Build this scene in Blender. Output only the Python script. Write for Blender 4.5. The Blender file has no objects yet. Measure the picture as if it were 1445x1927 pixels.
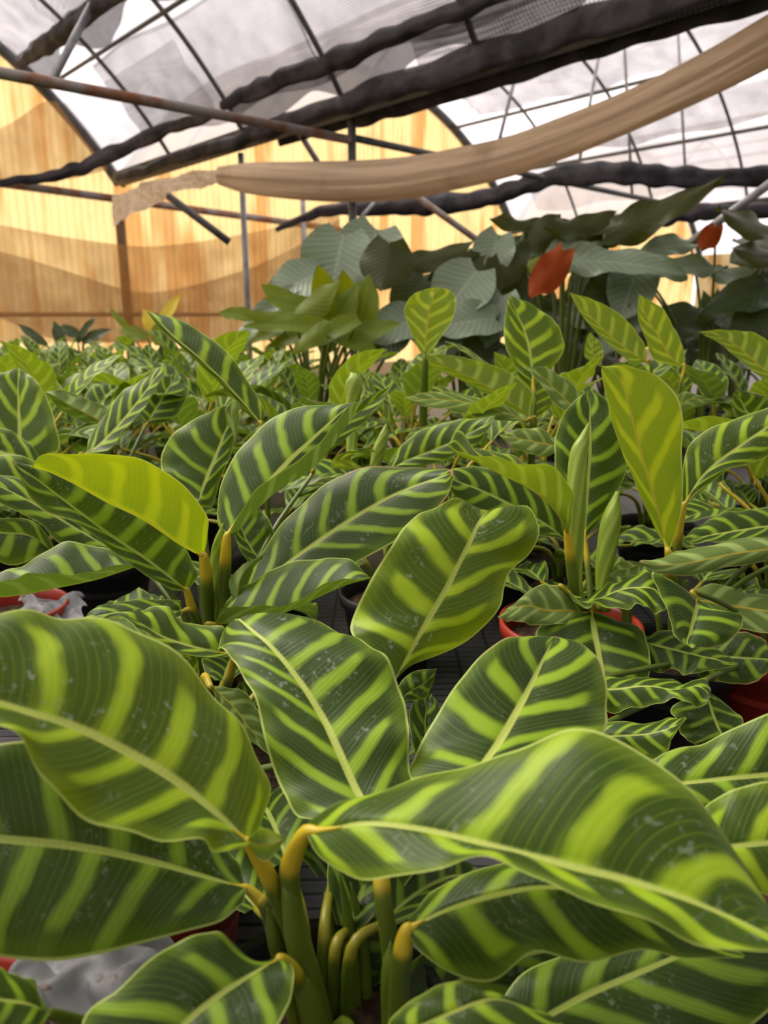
import bpy, math, random
from math import sin, cos, pi, radians, sqrt
from mathutils import Vector, Matrix
random.seed(7)
C = bpy.context.scene.collection
SC = bpy.context.scene

# ------------------------------------------------------------------ camera, world, sun, exposure
FPX = 1392.0
PITCH = radians(14.6)
CAM_H = 0.70
cam_d = bpy.data.cameras.new('camera')
cam_d.sensor_fit = 'VERTICAL'; cam_d.sensor_height = 36.0; cam_d.lens = 36.0 * FPX / 1927.0
cam_d.clip_start = 0.02; cam_d.clip_end = 200
cam_d.dof.use_dof = True; cam_d.dof.focus_distance = 0.92; cam_d.dof.aperture_fstop = 5.6
cam = bpy.data.objects.new('camera', cam_d); C.objects.link(cam)
cam.location = (0, 0, CAM_H); cam.rotation_euler = (pi / 2 - PITCH, 0, 0)
SC.camera = cam
SC.view_settings.view_transform = 'Standard'; SC.view_settings.look = 'None'
SC.view_settings.exposure = 0.76; SC.view_settings.gamma = 1.0
SC.view_settings.use_curve_mapping = False
cy = SC.cycles
cy.max_bounces = 7; cy.diffuse_bounces = 4; cy.glossy_bounces = 3; cy.transmission_bounces = 5
cy.transparent_max_bounces = 14; cy.caustics_reflective = False; cy.caustics_refractive = False
cy.sample_clamp_indirect = 6.0
cy.use_denoising = True

BA = radians(42.5)                                   # the house is turned against the view
VDIR = Vector((-sin(BA), cos(BA), 0)); UDIR = Vector((cos(BA), sin(BA), 0))
def B(u, v, z): return UDIR * u + VDIR * v + Vector((0, 0, CAM_H + z))
def ray(x, y):
    X = (x - 722.5) / FPX; Y = -(y - 963.5) / FPX
    return Vector((X, cos(PITCH) + Y * sin(PITCH), -sin(PITCH) + Y * cos(PITCH)))
def P(x, y, d): return Vector((0, 0, CAM_H)) + ray(x, y) * d
def PV(x, y, v):
    r = ray(x, y); return Vector((0, 0, CAM_H)) + r * (v / r.dot(VDIR))

world = bpy.data.worlds.new('sky'); SC.world = world; world.use_nodes = True
wn = world.node_tree; wn.nodes.clear()
wo = wn.nodes.new('ShaderNodeOutputWorld'); wb = wn.nodes.new('ShaderNodeBackground')
tc = wn.nodes.new('ShaderNodeTexCoord'); nz = wn.nodes.new('ShaderNodeTexNoise')
nz.inputs['Scale'].default_value = 2.2; nz.inputs['Detail'].default_value = 4
cr = wn.nodes.new('ShaderNodeValToRGB')
cr.color_ramp.elements[0].position = 0.3; cr.color_ramp.elements[0].color = (0.82, 0.77, 0.81, 1)
cr.color_ramp.elements[1].position = 0.7; cr.color_ramp.elements[1].color = (1.0, 0.965, 0.98, 1)
wn.links.new(tc.outputs['Generated'], nz.inputs['Vector']); wn.links.new(nz.outputs['Fac'], cr.inputs['Fac'])
wn.links.new(cr.outputs['Color'], wb.inputs['Color']); wb.inputs['Strength'].default_value = 1.0
wn.links.new(wb.outputs[0], wo.inputs[0])

sun_d = bpy.data.lights.new('sun', 'SUN'); sun_d.energy = 5.0; sun_d.angle = radians(28); sun_d.color = (1.0, 0.93, 0.78)
sun = bpy.data.objects.new('sun', sun_d); C.objects.link(sun)
sd = (VDIR * 0.62 + UDIR * -0.12 + Vector((0, 0, 0.85))).normalized()      # towards the sun
sun.rotation_euler = sd.to_track_quat('Z', 'Y').to_euler(); sun.location = sd * 20

# ------------------------------------------------------------------ material helpers
class NT:
    def __init__(s, name):
        s.m = bpy.data.materials.new(name); s.m.use_nodes = True; s.t = s.m.node_tree; s.t.nodes.clear()
        s.out = s.t.nodes.new('ShaderNodeOutputMaterial')
    def n(s, typ, **kw):
        x = s.t.nodes.new(typ)
        for k, v in kw.items(): setattr(x, k, v)
        return x
    def put(s, sock, v):
        if hasattr(v, 'is_output'): s.t.links.new(v, sock)
        elif isinstance(v, (tuple, list)) and len(v) == 3 and sock.type == 'RGBA': sock.default_value = (*v, 1)
        else: sock.default_value = v
    def ma(s, op, a, b=None, c=None):
        x = s.n('ShaderNodeMath', operation=op)
        s.put(x.inputs[0], a)
        if b is not None: s.put(x.inputs[1], b)
        if c is not None: s.put(x.inputs[2], c)
        return x.outputs[0]
    def ss(s, v, lo, hi, a=0.0, b=1.0):
        x = s.n('ShaderNodeMapRange', interpolation_type='SMOOTHSTEP')
        s.put(x.inputs['Value'], v); s.put(x.inputs['From Min'], lo); s.put(x.inputs['From Max'], hi)
        s.put(x.inputs['To Min'], a); s.put(x.inputs['To Max'], b); return x.outputs[0]
    def mix(s, f, a, b):
        x = s.n('ShaderNodeMix', data_type='RGBA')
        s.put(x.inputs[0], f); s.put(x.inputs[6], a); s.put(x.inputs[7], b); return x.outputs[2]
    def noise(s, scale, detail=3, vec=None, rough=0.5):
        x = s.n('ShaderNodeTexNoise'); x.inputs['Scale'].default_value = scale; x.inputs['Detail'].default_value = detail
        x.inputs['Roughness'].default_value = rough
        if vec is not None: s.put(x.inputs['Vector'], vec)
        return x.outputs['Fac']
    def obj(s): return s.n('ShaderNodeTexCoord').outputs['Object']
    def uv(s):
        x = s.n('ShaderNodeSeparateXYZ'); s.put(x.inputs[0], s.n('ShaderNodeTexCoord').outputs['UV']); return x.outputs[0], x.outputs[1]
    def attr(s, name):
        x = s.n('ShaderNodeAttribute', attribute_type='OBJECT', attribute_name=name); return x.outputs['Fac']
    def scale(s, vec, sc):
        x = s.n('ShaderNodeMapping'); s.put(x.inputs['Vector'], vec); x.inputs['Scale'].default_value = sc; return x.outputs[0]
    def bsdf(s, col, rough=0.5, spec=0.5, metal=0.0, **kw):
        x = s.n('ShaderNodeBsdfPrincipled'); s.put(x.inputs['Base Color'], col); s.put(x.inputs['Roughness'], rough)
        s.put(x.inputs['Specular IOR Level'], spec); s.put(x.inputs['Metallic'], metal)
        for k, v in kw.items(): s.put(x.inputs[k], v)
        return x
    def bump(s, h, strength, dist):
        x = s.n('ShaderNodeBump'); s.put(x.inputs['Height'], h); x.inputs['Strength'].default_value = strength
        x.inputs['Distance'].default_value = dist; return x.outputs[0]
    def mixsh(s, f, a, b):
        x = s.n('ShaderNodeMixShader'); s.put(x.inputs[0], f); s.t.links.new(a, x.inputs[1]); s.t.links.new(b, x.inputs[2]); return x.outputs[0]
    def done(s, sh): s.t.links.new(sh, s.out.inputs[0]); return s.m

def mat_striped_leaf():
    t = NT('striped_leaf')
    U, V = t.uv()
    sgn = t.ma('MULTIPLY', t.ma('SUBTRACT', U, 0.5), 2.0)
    a = t.ma('ABSOLUTE', sgn)
    side = t.ma('GREATER_THAN', sgn, 0.0)
    rnd = t.n('ShaderNodeObjectInfo').outputs['Random']
    ob = t.obj()
    young = t.attr('young'); dust = t.attr('dust'); brown = t.attr('brown'); bands = t.attr('bands'); shade_tone = t.attr('shade_tone')
    n1 = t.noise(18, 2, ob)
    sl = t.ma('MULTIPLY', t.ma('POWER', a, 1.25), 0.20)
    ph = t.ma('MULTIPLY', t.ma('SUBTRACT', V, sl), t.ma('MULTIPLY', bands, 0.76))
    ph = t.ma('ADD', ph, t.ma('MULTIPLY', side, 0.42))
    ph = t.ma('ADD', ph, t.ma('MULTIPLY', rnd, 3.0))
    phd = t.ma('ADD', ph, t.ma('MULTIPLY', t.ma('SUBTRACT', n1, 0.5), 0.42))
    st = t.ma('MULTIPLY_ADD', t.ma('SINE', t.ma('MULTIPLY', phd, 2 * pi)), 0.5, 0.5)
    wid = t.ma('MULTIPLY_ADD', t.noise(7, 1, ob), 0.35, 0.40)
    pale = t.ss(st, wid, t.ma('ADD', wid, 0.44))
    short = t.ss(t.ma('SINE', t.ma('MULTIPLY', phd, pi)), -0.2, 0.2)           # every second band is shorter
    lim = t.ma('MULTIPLY_ADD', short, 0.25, 0.66)
    fade = t.ss(a, lim, t.ma('ADD', lim, 0.16), 1.0, 0.15)
    pale = t.ma('MULTIPLY', pale, fade)
    near = t.ss(a, 0.0, 0.30, 0.35, 0.0)
    pale = t.ma('MAXIMUM', pale, t.ma('MULTIPLY', near, t.ss(st, 0.3, 0.8)))
    mw = t.ma('MULTIPLY_ADD', t.ma('SUBTRACT', 1.0, V), 0.028, 0.016)
    rib = t.ss(a, mw, t.ma('MULTIPLY', mw, 1.9), 1.0, 0.0)
    rim = t.ss(a, 0.955, 0.985)
    band_rim = t.ss(a, 0.72, 0.95)
    vein = t.ss(t.ma('SINE', t.ma('MULTIPLY', ph, 2 * pi * 7)), 0.80, 1.0)
    # upper face
    yd = t.ma('POWER', young, 1.7); yp = t.ma('POWER', young, 0.6)
    dk = t.mix(yd, (0.021, 0.043, 0.004), (0.10, 0.20, 0.006))
    dk = t.mix(t.ma('MULTIPLY', shade_tone, 0.55), dk, (0.008, 0.017, 0.004))  # darker leaf tone; the shade on low leaves is put into the colour
    dk = t.mix(t.noise(9, 3, ob), dk, t.mix(yd, (0.034, 0.074, 0.005), (0.13, 0.25, 0.008)))
    pl = t.mix(yp, (0.27, 0.44, 0.022), (0.46, 0.64, 0.018))
    pl = t.mix(t.ma('MULTIPLY', shade_tone, 0.5), pl, (0.07, 0.13, 0.018))
    up = t.mix(t.ma('MULTIPLY', band_rim, 0.5), dk, t.mix(0.45, dk, pl))
    up = t.mix(t.ma('MULTIPLY', vein, 0.18), up, pl)
    up = t.mix(pale, up, pl)
    spots = t.ma('MULTIPLY', t.ss(t.noise(150, 4, ob, 0.65), 0.56, 0.64), t.ss(t.noise(22, 2, ob), 0.50, 0.60))
    spots = t.ma('MULTIPLY', t.ma('MULTIPLY', spots, t.ss(a, 0.5, 0.85, 1.0, 0.0)), t.ma('MULTIPLY', dust, t.ma('SUBTRACT', 1.0, t.ma('MULTIPLY', pale, 0.8))))
    up = t.mix(t.ma('MULTIPLY', spots, 0.55), up, (0.36, 0.40, 0.33))
    up = t.mix(rim, up, t.mix(0.6, pl, (0.55, 0.62, 0.20)))
    up = t.mix(t.ma('MULTIPLY', rib, 0.95), up, t.mix(t.ma('MULTIPLY', shade_tone, 0.4), (0.52, 0.62, 0.13), (0.22, 0.30, 0.07)))
    # under face
    bd = t.mix(young, (0.17, 0.26, 0.055), (0.22, 0.35, 0.006)); bp = t.mix(young, (0.34, 0.46, 0.13), (0.56, 0.68, 0.012))
    lo = t.mix(pale, t.mix(0.25, bd, dk), bp)
    lo = t.mix(t.ma('MULTIPLY', vein, 0.22), lo, bp)
    lo = t.mix(rib, lo, (0.55, 0.45, 0.05)); lo = t.mix(rim, lo, (0.55, 0.62, 0.15))
    bf = t.n('ShaderNodeNewGeometry').outputs['Backfacing']
    col = t.mix(bf, up, lo)
    bz = t.ma('MAXIMUM', t.ss(V, 0.95, 1.0), t.ma('MULTIPLY', t.ss(a, 0.90, 0.98), t.ss(V, 0.45, 0.8)))
    bz = t.ma('MULTIPLY', t.ma('MULTIPLY', t.ss(t.ma('ADD', bz, t.ma('SUBTRACT', t.noise(40, 3, ob), 0.5)), 0.55, 0.75), t.ss(bz, 0.0, 0.4)), brown)
    col = t.mix(bz, col, t.mix(t.noise(90, 2, ob), (0.30, 0.09, 0.02), (0.62, 0.45, 0.28)))
    hgt = t.ma('ADD', t.ma('MULTIPLY', t.ma('SINE', t.ma('MULTIPLY', ph, 2 * pi * 9)), 0.05), t.ma('MULTIPLY', st, 0.7))
    nrm = t.bump(hgt, 0.30, 0.0025)
    ro = t.mix(bf, (0.43,) * 3, (0.50,) * 3)
    p = t.bsdf(col, 0.42, 0.28); t.put(p.inputs['Roughness'], ro); t.put(p.inputs['Normal'], nrm)
    p.inputs['Sheen Weight'].default_value = 0.04; p.inputs['Sheen Roughness'].default_value = 0.4
    tr = t.n('ShaderNodeBsdfTranslucent')
    tcol = t.mix(0.5, t.mix(0.5, dk, pl), col)
    tcol = t.mix(0.55, tcol, t.mix(young, (0.22, 0.38, 0.006), (0.70, 0.84, 0.006)))
    t.put(tr.inputs['Color'], tcol)
    f = t.ma('MULTIPLY_ADD', young, 0.22, 0.24)
    return t.done(t.mixsh(f, p.outputs[0], tr.outputs[0]))

def mat_stem():
    t = NT('petiole_skin'); U, V = t.uv(); ob = t.obj()
    g = t.mix(t.noise(30, 3, ob), (0.060, 0.100, 0.006), (0.12, 0.17, 0.012))
    y = t.mix(t.noise(25, 2, ob), (0.56, 0.40, 0.010), (0.50, 0.42, 0.03))
    c = t.mix(t.ma('MULTIPLY', t.ss(V, 0.36, 0.46), t.attr('pulvinus')), g, y)
    p = t.bsdf(c, 0.38, 0.5); return t.done(p.outputs[0])
def mat_shoot():
    t = NT('young_shoot'); U, V = t.uv(); ob = t.obj()
    w = t.ma('SINE', t.ma('MULTIPLY', t.ma('ADD', U, t.ma('MULTIPLY', V, 0.6)), 34.0))
    c = t.mix(t.ss(w, -0.3, 1.0), (0.22, 0.34, 0.03), (0.38, 0.50, 0.06))
    p = t.bsdf(c, 0.42, 0.5); tr = t.n('ShaderNodeBsdfTranslucent'); t.put(tr.inputs['Color'], (0.4, 0.5, 0.03))
    return t.done(t.mixsh(0.2, p.outputs[0], tr.outputs[0]))
def mat_simple(name, c1, c2, scale=12, rough=0.5, spec=0.5, metal=0.0, detail=4, bump=0.0, bd=0.002):
    t = NT(name); ob = t.obj(); n = t.noise(scale, detail, ob)
    p = t.bsdf(t.mix(t.ss(n, 0.35, 0.65), c1, c2), rough, spec, metal)
    if bump: t.put(p.inputs['Normal'], t.bump(t.noise(scale * 3, 4, ob), bump, bd))
    return t.done(p.outputs[0])
def mat_film():
    t = NT('roof_film'); ob = t.obj()
    a = t.n('ShaderNodeBsdfTransparent'); b = t.n('ShaderNodeBsdfTranslucent')
    n = t.noise(0.8, 4, ob)
    t.put(a.inputs['Color'], t.mix(t.ss(n, 0.3, 0.7), (0.86, 0.84, 0.87), (0.98, 0.97, 0.98)))
    t.put(b.inputs['Color'], (0.70, 0.66, 0.685))
    return t.done(t.mixsh(0.62, a.outputs[0], b.outputs[0]))
def mat_net(name, col, dens, hole=0.016, vary=0.25, tcol=None):
    t = NT(name); U, V = t.uv()
    k = 2 * pi / hole
    x = t.ma('SINE', t.ma('MULTIPLY', t.ma('ADD', U, V), k * 0.7)); y = t.ma('SINE', t.ma('MULTIPLY', t.ma('SUBTRACT', U, V), k * 0.7))
    m = t.ss(t.ma('MULTIPLY', x, y), -0.5, 0.7)
    fold = t.noise(3.0, 3, t.scale(t.obj(), (1, 1, 1)))
    d = t.ma('ADD', t.ma('MULTIPLY', m, 0.42), t.ma('MULTIPLY', t.ma('SUBTRACT', fold, 0.5), vary * 2))
    d = t.ma('ADD', d, dens - 0.21)
    x = t.n('ShaderNodeClamp'); t.put(x.inputs[0], d); x.inputs[1].default_value = 0.03; x.inputs[2].default_value = 0.97
    a = t.n('ShaderNodeBsdfTransparent')
    b = t.n('ShaderNodeBsdfDiffuse'); t.put(b.inputs['Color'], col)
    c = t.n('ShaderNodeBsdfTranslucent'); t.put(c.inputs['Color'], tcol or col)
    return t.done(t.mixsh(x.outputs[0], a.outputs[0], t.mixsh(0.5, b.outputs[0], c.outputs[0])))
def mat_wall():
    t = NT('yellow_corrugated_sheet'); U, V = t.uv()
    comb = t.n('ShaderNodeCombineXYZ'); t.put(comb.inputs[0], U); t.put(comb.inputs[1], t.ma('MULTIPLY', V, 0.10))
    st = t.noise(2.3, 3, comb.outputs[0]); fine = t.noise(9, 5, comb.outputs[0])
    blot = t.noise(2.2, 4, t.obj())
    c = t.mix(t.ss(st, 0.50, 0.60), (0.70, 0.52, 0.25), (0.50, 0.26, 0.085))
    c = t.mix(t.ma('MULTIPLY', t.ss(fine, 0.45, 0.7), 0.5), c, (0.56, 0.36, 0.15))
    c = t.mix(t.ma('MULTIPLY', t.ss(blot, 0.52, 0.75), 0.45), c, (0.46, 0.30, 0.14))
    b = t.n('ShaderNodeBsdfDiffuse'); t.put(b.inputs['Color'], t.mix(0.5, c, (0.6, 0.42, 0.2)))
    tr = t.n('ShaderNodeBsdfTranslucent'); t.put(tr.inputs['Color'], c)
    return t.done(t.mixsh(0.9, b.outputs[0], tr.outputs[0]))
def mat_tan():
    t = NT('tan_cloth'); U, V = t.uv(); ob = t.obj()
    cb = t.n('ShaderNodeCombineXYZ'); t.put(cb.inputs[0], t.ma('MULTIPLY', U, 16.0)); t.put(cb.inputs[1], t.ma('MULTIPLY', V, 5.0)); w = t.noise(1.0, 4, cb.outputs[0])
    c = t.mix(t.ss(w, 0.35, 0.7), (0.80, 0.67, 0.50), (0.60, 0.47, 0.33))
    c = t.mix(t.ma('MULTIPLY', t.ss(t.noise(2.5, 3, ob), 0.55, 0.72), 0.4), c, (0.30, 0.21, 0.12))
    b = t.n('ShaderNodeBsdfDiffuse'); t.put(b.inputs['Color'], c)
    t.put(b.inputs['Normal'], t.bump(w, 0.8, 0.03))
    tr = t.n('ShaderNodeBsdfTranslucent'); t.put(tr.inputs['Color'], c)
    return t.done(t.mixsh(0.5, b.outputs[0], tr.outputs[0]))
def mat_big(name, up, upv, lo, tr_c, rough=0.42, spec=0.45):
    t = NT(name); U, V = t.uv(); ob = t.obj()
    s = t.ma('ABSOLUTE', t.ma('MULTIPLY', t.ma('SUBTRACT', U, 0.5), 2.0))
    ph = t.ma('MULTIPLY', t.ma('SUBTRACT', V, t.ma('MULTIPLY', s, 0.28)), 11.0)
    vein = t.ma('MAXIMUM', t.ss(t.ma('SINE', t.ma('MULTIPLY', ph, 2 * pi)), 0.75, 1.0), t.ss(s, 0.03, 0.07, 1.0, 0.0))
    c = t.mix(t.ma('MULTIPLY', vein, 0.6), t.mix(t.noise(6, 3, ob), up, tuple(x * 0.75 for x in up)), upv)
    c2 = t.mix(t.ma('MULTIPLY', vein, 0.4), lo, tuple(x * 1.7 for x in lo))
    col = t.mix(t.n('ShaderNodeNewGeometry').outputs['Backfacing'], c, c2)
    p = t.bsdf(col, rough, spec); t.put(p.inputs['Normal'], t.bump(t.ma('SINE', t.ma('MULTIPLY', ph, 2 * pi)), 0.12, 0.004))
    tr = t.n('ShaderNodeBsdfTranslucent'); t.put(tr.inputs['Color'], tr_c)
    return t.done(t.mixsh(0.28, p.outputs[0], tr.outputs[0]))
def mat_mat():
    t = NT('weed_mat'); ob = t.obj(); s = t.n('ShaderNodeSeparateXYZ'); t.put(s.inputs[0], ob)
    l = t.ma('MAXIMUM', t.ss(t.ma('SINE', t.ma('MULTIPLY', s.outputs[1], 260.0)), 0.55, 0.95), t.ss(t.ma('SINE', t.ma('MULTIPLY', s.outputs[0], 90.0)), 0.9, 1.0))
    c = t.mix(l, t.mix(t.noise(5, 4, ob), (0.045, 0.047, 0.054), (0.085, 0.086, 0.096)), (0.012, 0.012, 0.014))
    p = t.bsdf(c, 0.45, 0.5); t.put(p.inputs['Normal'], t.bump(l, 0.4, 0.002)); return t.done(p.outputs[0])
def mat_plastic():
    t = NT('grey_plastic'); ob = t.obj()
    c = t.mix(t.ss(t.noise(9, 4, ob), 0.4, 0.65), (0.15, 0.155, 0.17), (0.24, 0.245, 0.26))
    d = t.ma('MULTIPLY', t.ss(t.noise(60, 4, ob), 0.60, 0.68), t.ss(t.noise(12, 2, ob), 0.45, 0.6))
    p = t.bsdf(t.mix(d, c, (0.09, 0.035, 0.015)), 0.5, 0.3); t.put(p.inputs['Normal'], t.bump(t.noise(20, 4, ob), 0.5, 0.006)); return t.done(p.outputs[0])

LEAF = mat_striped_leaf(); STEM = mat_stem(); SHOOT = mat_shoot()
STEEL = mat_simple('dark_steel', (0.045, 0.047, 0.045), (0.085, 0.085, 0.082), 9, 0.55, 0.4)
GALV = mat_simple('galvanised_pipe', (0.20, 0.21, 0.22), (0.30, 0.30, 0.31), 14, 0.45, 0.5, 0.3)
RUST = mat_simple('rusty_pipe', (0.25, 0.10, 0.045), (0.30, 0.27, 0.25), 6, 0.7, 0.3)
BRWN = mat_simple('brown_post', (0.13, 0.07, 0.035), (0.20, 0.12, 0.06), 6, 0.7, 0.3)
FILM = mat_film(); WALL = mat_wall(); TAN = mat_tan()
NET = mat_net('grey_shade_net', (0.060, 0.052, 0.062), 0.58)
NETL = mat_net('thin_shade_net', (0.07, 0.065, 0.07), 0.32, 0.020, 0.16)
NETM = mat_net('coarse_shade_net', (0.055, 0.048, 0.055), 0.52, 0.040, 0.14)
NETD = mat_simple('bunched_shade_net', (0.020, 0.019, 0.021), (0.055, 0.050, 0.056), 5, 0.8, 0.2, 0, 4, 0.6, 0.02)
NETT = mat_net('tan_shade_net', (0.30, 0.18, 0.085), 0.60, 0.012, 0.34, (0.42, 0.26, 0.12))
RED = mat_simple('red_pot_plastic', (0.30, 0.022, 0.010), (0.36, 0.032, 0.014), 8, 0.38, 0.5)
SOIL = mat_simple('potting_soil', (0.020, 0.012, 0.008), (0.075, 0.040, 0.022), 60, 0.9, 0.2, 0, 4, 0.8, 0.01)
FLOOR = mat_mat(); PLAS = mat_plastic()
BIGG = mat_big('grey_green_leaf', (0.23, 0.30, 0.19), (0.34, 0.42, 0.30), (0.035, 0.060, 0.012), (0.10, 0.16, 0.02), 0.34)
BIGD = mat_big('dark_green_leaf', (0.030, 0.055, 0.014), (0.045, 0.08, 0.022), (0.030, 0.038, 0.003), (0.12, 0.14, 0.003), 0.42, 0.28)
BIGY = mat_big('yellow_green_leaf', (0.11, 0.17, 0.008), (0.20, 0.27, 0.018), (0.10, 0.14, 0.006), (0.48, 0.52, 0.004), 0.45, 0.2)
BIGR = mat_big('rust_leaf', (0.20, 0.036, 0.006), (0.28, 0.06, 0.012), (0.22, 0.038, 0.005), (0.60, 0.08, 0.004), 0.6, 0.1)
YEL = mat_big('yellow_leaf', (0.62, 0.47, 0.012), (0.65, 0.52, 0.05), (0.6, 0.45, 0.01), (0.8, 0.62, 0.01), 0.5)

# ------------------------------------------------------------------ mesh helpers
def link(name, me, parent=None, loc=None):
    o = bpy.data.objects.new(name, me); C.objects.link(o)
    if parent is not None: o.parent = parent
    if loc is not None: o.location = loc
    return o
def mesh(name, verts, faces, mat, uvs=None, smooth=True):
    me = bpy.data.meshes.new(name); me.from_pydata([tuple(v) for v in verts], [], faces)
    me.materials.append(mat)
    if uvs is not None:
        lay = me.uv_layers.new(name='UVMap'); vi = [0] * len(me.loops); me.loops.foreach_get('vertex_index', vi)
        flat = []
        for i in vi: flat += uvs[i]
        lay.data.foreach_set('uv', flat)
    if smooth: me.polygons.foreach_set('use_smooth', [True] * len(me.polygons))
    me.update(); return me
def tag(o, label, cat, group=None, kind=None):
    o['label'] = label; o['category'] = cat
    if group: o['group'] = group
    if kind: o['kind'] = kind
    return o
def empty(name, loc, label, cat, group=None):
    o = bpy.data.objects.new(name, None); C.objects.link(o); o.location = loc; o.empty_display_size = 0.05
    return tag(o, label, cat, group)
def cr4(p0, p1, p2, p3, t):
    return 0.5 * ((2 * p1) + (p2 - p0) * t + (2 * p0 - 5 * p1 + 4 * p2 - p3) * t * t + (3 * p1 - p0 - 3 * p2 + p3) * t ** 3)
def spl(pts, t):
    n = len(pts) - 1; f = min(max(t, 0), 1) * n; i = min(int(f), n - 1); f -= i
    g = lambda k: pts[min(max(k, 0), n)]
    a = g(i - 1) if i > 0 else 2 * pts[0] - pts[1]
    d = g(i + 2) if i + 2 <= n else 2 * pts[n] - pts[n - 1]
    return cr4(a, g(i), g(i + 1), d, f)
def tube_data(pts, rad, n=8, seg=6, flat=1.0, caps=True, rough=0.0):
    """pts: world/local points; rad: one radius or a list; smooth spline"""
    pts = [Vector(p) for p in pts]; m = max(2, (len(pts) - 1) * seg)
    if not isinstance(rad, (list, tuple)): rad = [rad] * len(pts)
    V, F, UVs = [], [], []
    ref = None
    for i in range(m + 1):
        t = i / m; c = spl(pts, t); r = spl([float(x) for x in rad], t)
        tg = (spl(pts, min(1, t + 0.01)) - spl(pts, max(0, t - 0.01))).normalized()
        if ref is None: ref = Vector((0, 0, 1)) if abs(tg.z) < 0.9 else Vector((0, 1, 0))
        a = tg.cross(ref)
        if a.length < 1e-5: a = tg.orthogonal()
        a.normalize(); b = a.cross(tg).normalized(); ref = b
        for k in range(n):
            an = 2 * pi * k / n
            rr = r * (1 + (rough * (sin(3 * an + 7 * t) + 0.6 * sin(5 * an - 11 * t + 2)) if rough else 0))
            V.append(c + a * cos(an) * rr * flat + b * sin(an) * rr); UVs.append((k / n, t))
    for i in range(m):
        for k in range(n):
            F.append((i * n + k, i * n + (k + 1) % n, (i + 1) * n + (k + 1) % n, (i + 1) * n + k))
    if caps: F.append(tuple(range(n - 1, -1, -1))); F.append(tuple(range(m * n, m * n + n)))
    return V, F, UVs
def tube(name, pts, rad, mat, parent=None, n=8, seg=6, flat=1.0, rough=0.0):
    """an object whose origin is the first point (or the parent's origin)"""
    org = parent.location if parent is not None else Vector(pts[0])
    V, F, U = tube_data([Vector(p) - org for p in pts], rad, n, seg, flat, True, rough)
    o = link(name, mesh(name, V, F, mat, U), parent)
    if parent is None: o.location = org
    return o
def pipe(name, a, b, r, mat, label, cat, group=None, kind=None, n=8):
    o = tube(name, [a, b], r, mat, None, n, 1); return tag(o, label, cat, group, kind)
def lathe(prof, n=36):
    V, F, U = [], [], []
    for i, (r, z) in enumerate(prof):
        for k in range(n):
            a = 2 * pi * k / n; V.append((r * cos(a), r * sin(a), z)); U.append((k / n, i / len(prof)))
    for i in range(len(prof) - 1):
        for k in range(n): F.append((i * n + k, i * n + (k + 1) % n, (i + 1) * n + (k + 1) % n, (i + 1) * n + k))
    return V, F, U
POT_PROF = [(0.002, 0.004), (0.070, 0.004), (0.072, 0.0), (0.074, 0.004), (0.096, 0.145), (0.104, 0.147), (0.106, 0.170), (0.101, 0.171), (0.098, 0.165), (0.093, 0.150), (0.090, 0.10)]
pv, pf, pu = lathe(POT_PROF); POT_ME = mesh('flower_pot', pv, pf, RED, pu)
sv, sf, su = lathe([(0.0905, 0.138), (0.06, 0.146), (0.03, 0.149), (0.001, 0.150)], 28); SOIL_ME = mesh('soil', sv, sf, SOIL, su)
BLK = mat_simple('black_pot_plastic', (0.012, 0.012, 0.013), (0.020, 0.019, 0.019), 8, 0.5, 0.4)
POTB_ME = mesh('black_flower_pot', pv, pf, BLK, pu)
def add_pot(parent, scale=1.0, red=False):
    p = link('flower_pot', POT_ME if red else POTB_ME, parent); p.scale = (scale,) * 3
    link('soil', SOIL_ME, p); return p

# ------------------------------------------------------------------ setting: ground, gable wall, roof house
HALF, RISE, G0 = 3.85, 2.05, 4.2                      # arch half span, rise, u of the first gutter
RR = (HALF ** 2 + RISE ** 2) / (2 * RISE)
VW = 9.35                                             # the gable wall
ZG = 1.6
def arch(uc, u): return ZG + sqrt(max(RR ** 2 - (u - uc) ** 2, 0)) - (RR - RISE)
CENT = [G0 - HALF * 3, G0 - HALF, G0 + HALF, G0 + 3 * HALF]
def topz(u):
    for c in CENT:
        if abs(u - c) <= HALF: return arch(c, u)
    return ZG
def grid(name, nu, nv, fn, mat, uvfn, parent=None, org=None):
    org = org or Vector((0, 0, 0)); V, U, F = [], [], []
    for i in range(nu + 1):
        for j in range(nv + 1):
            V.append(fn(i / nu, j / nv) - org); U.append(uvfn(i / nu, j / nv))
    for i in range(nu):
        for j in range(nv):
            a = i * (nv + 1) + j; F.append((a, a + nv + 1, a + nv + 2, a + 1))
    o = link(name, mesh(name, V, F, mat, U), parent)
    if parent is None: o.location = org
    return o
floor = grid('floor', 4, 4, lambda a, b: Vector((-30 + 60 * a, -20 + 60 * b, 0)), FLOOR, lambda a, b: (a * 60, b * 60))
tag(floor, 'black woven weed mat covering the whole greenhouse ground', 'floor', None, 'structure')
U0, U1 = -11.2, 19.6
wall = grid('wall_back', 2000, 5, lambda a, b: B(U0 + (U1 - U0) * a, VW + 0.10 + 0.013 * sin((U0 + (U1 - U0) * a) * 2 * pi / 0.09), -CAM_H + (topz(U0 + (U1 - U0) * a) + CAM_H) * b), WALL,
            lambda a, b: (a * (U1 - U0), b * 4))
tag(wall, 'glowing yellow corrugated sheet gable wall behind the plants', 'wall', None, 'structure')
wr = grid('wall_right', 300, 3, lambda a, b: B(U1 + 0.01 * sin(a * 600), -9 + (VW + 9) * a, -CAM_H + (CAM_H + ZG) * b), WALL, lambda a, b: (a * 18, b * 4))
tag(wr, 'far yellow side wall glimpsed through the big leaves', 'wall', None, 'structure')
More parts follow.
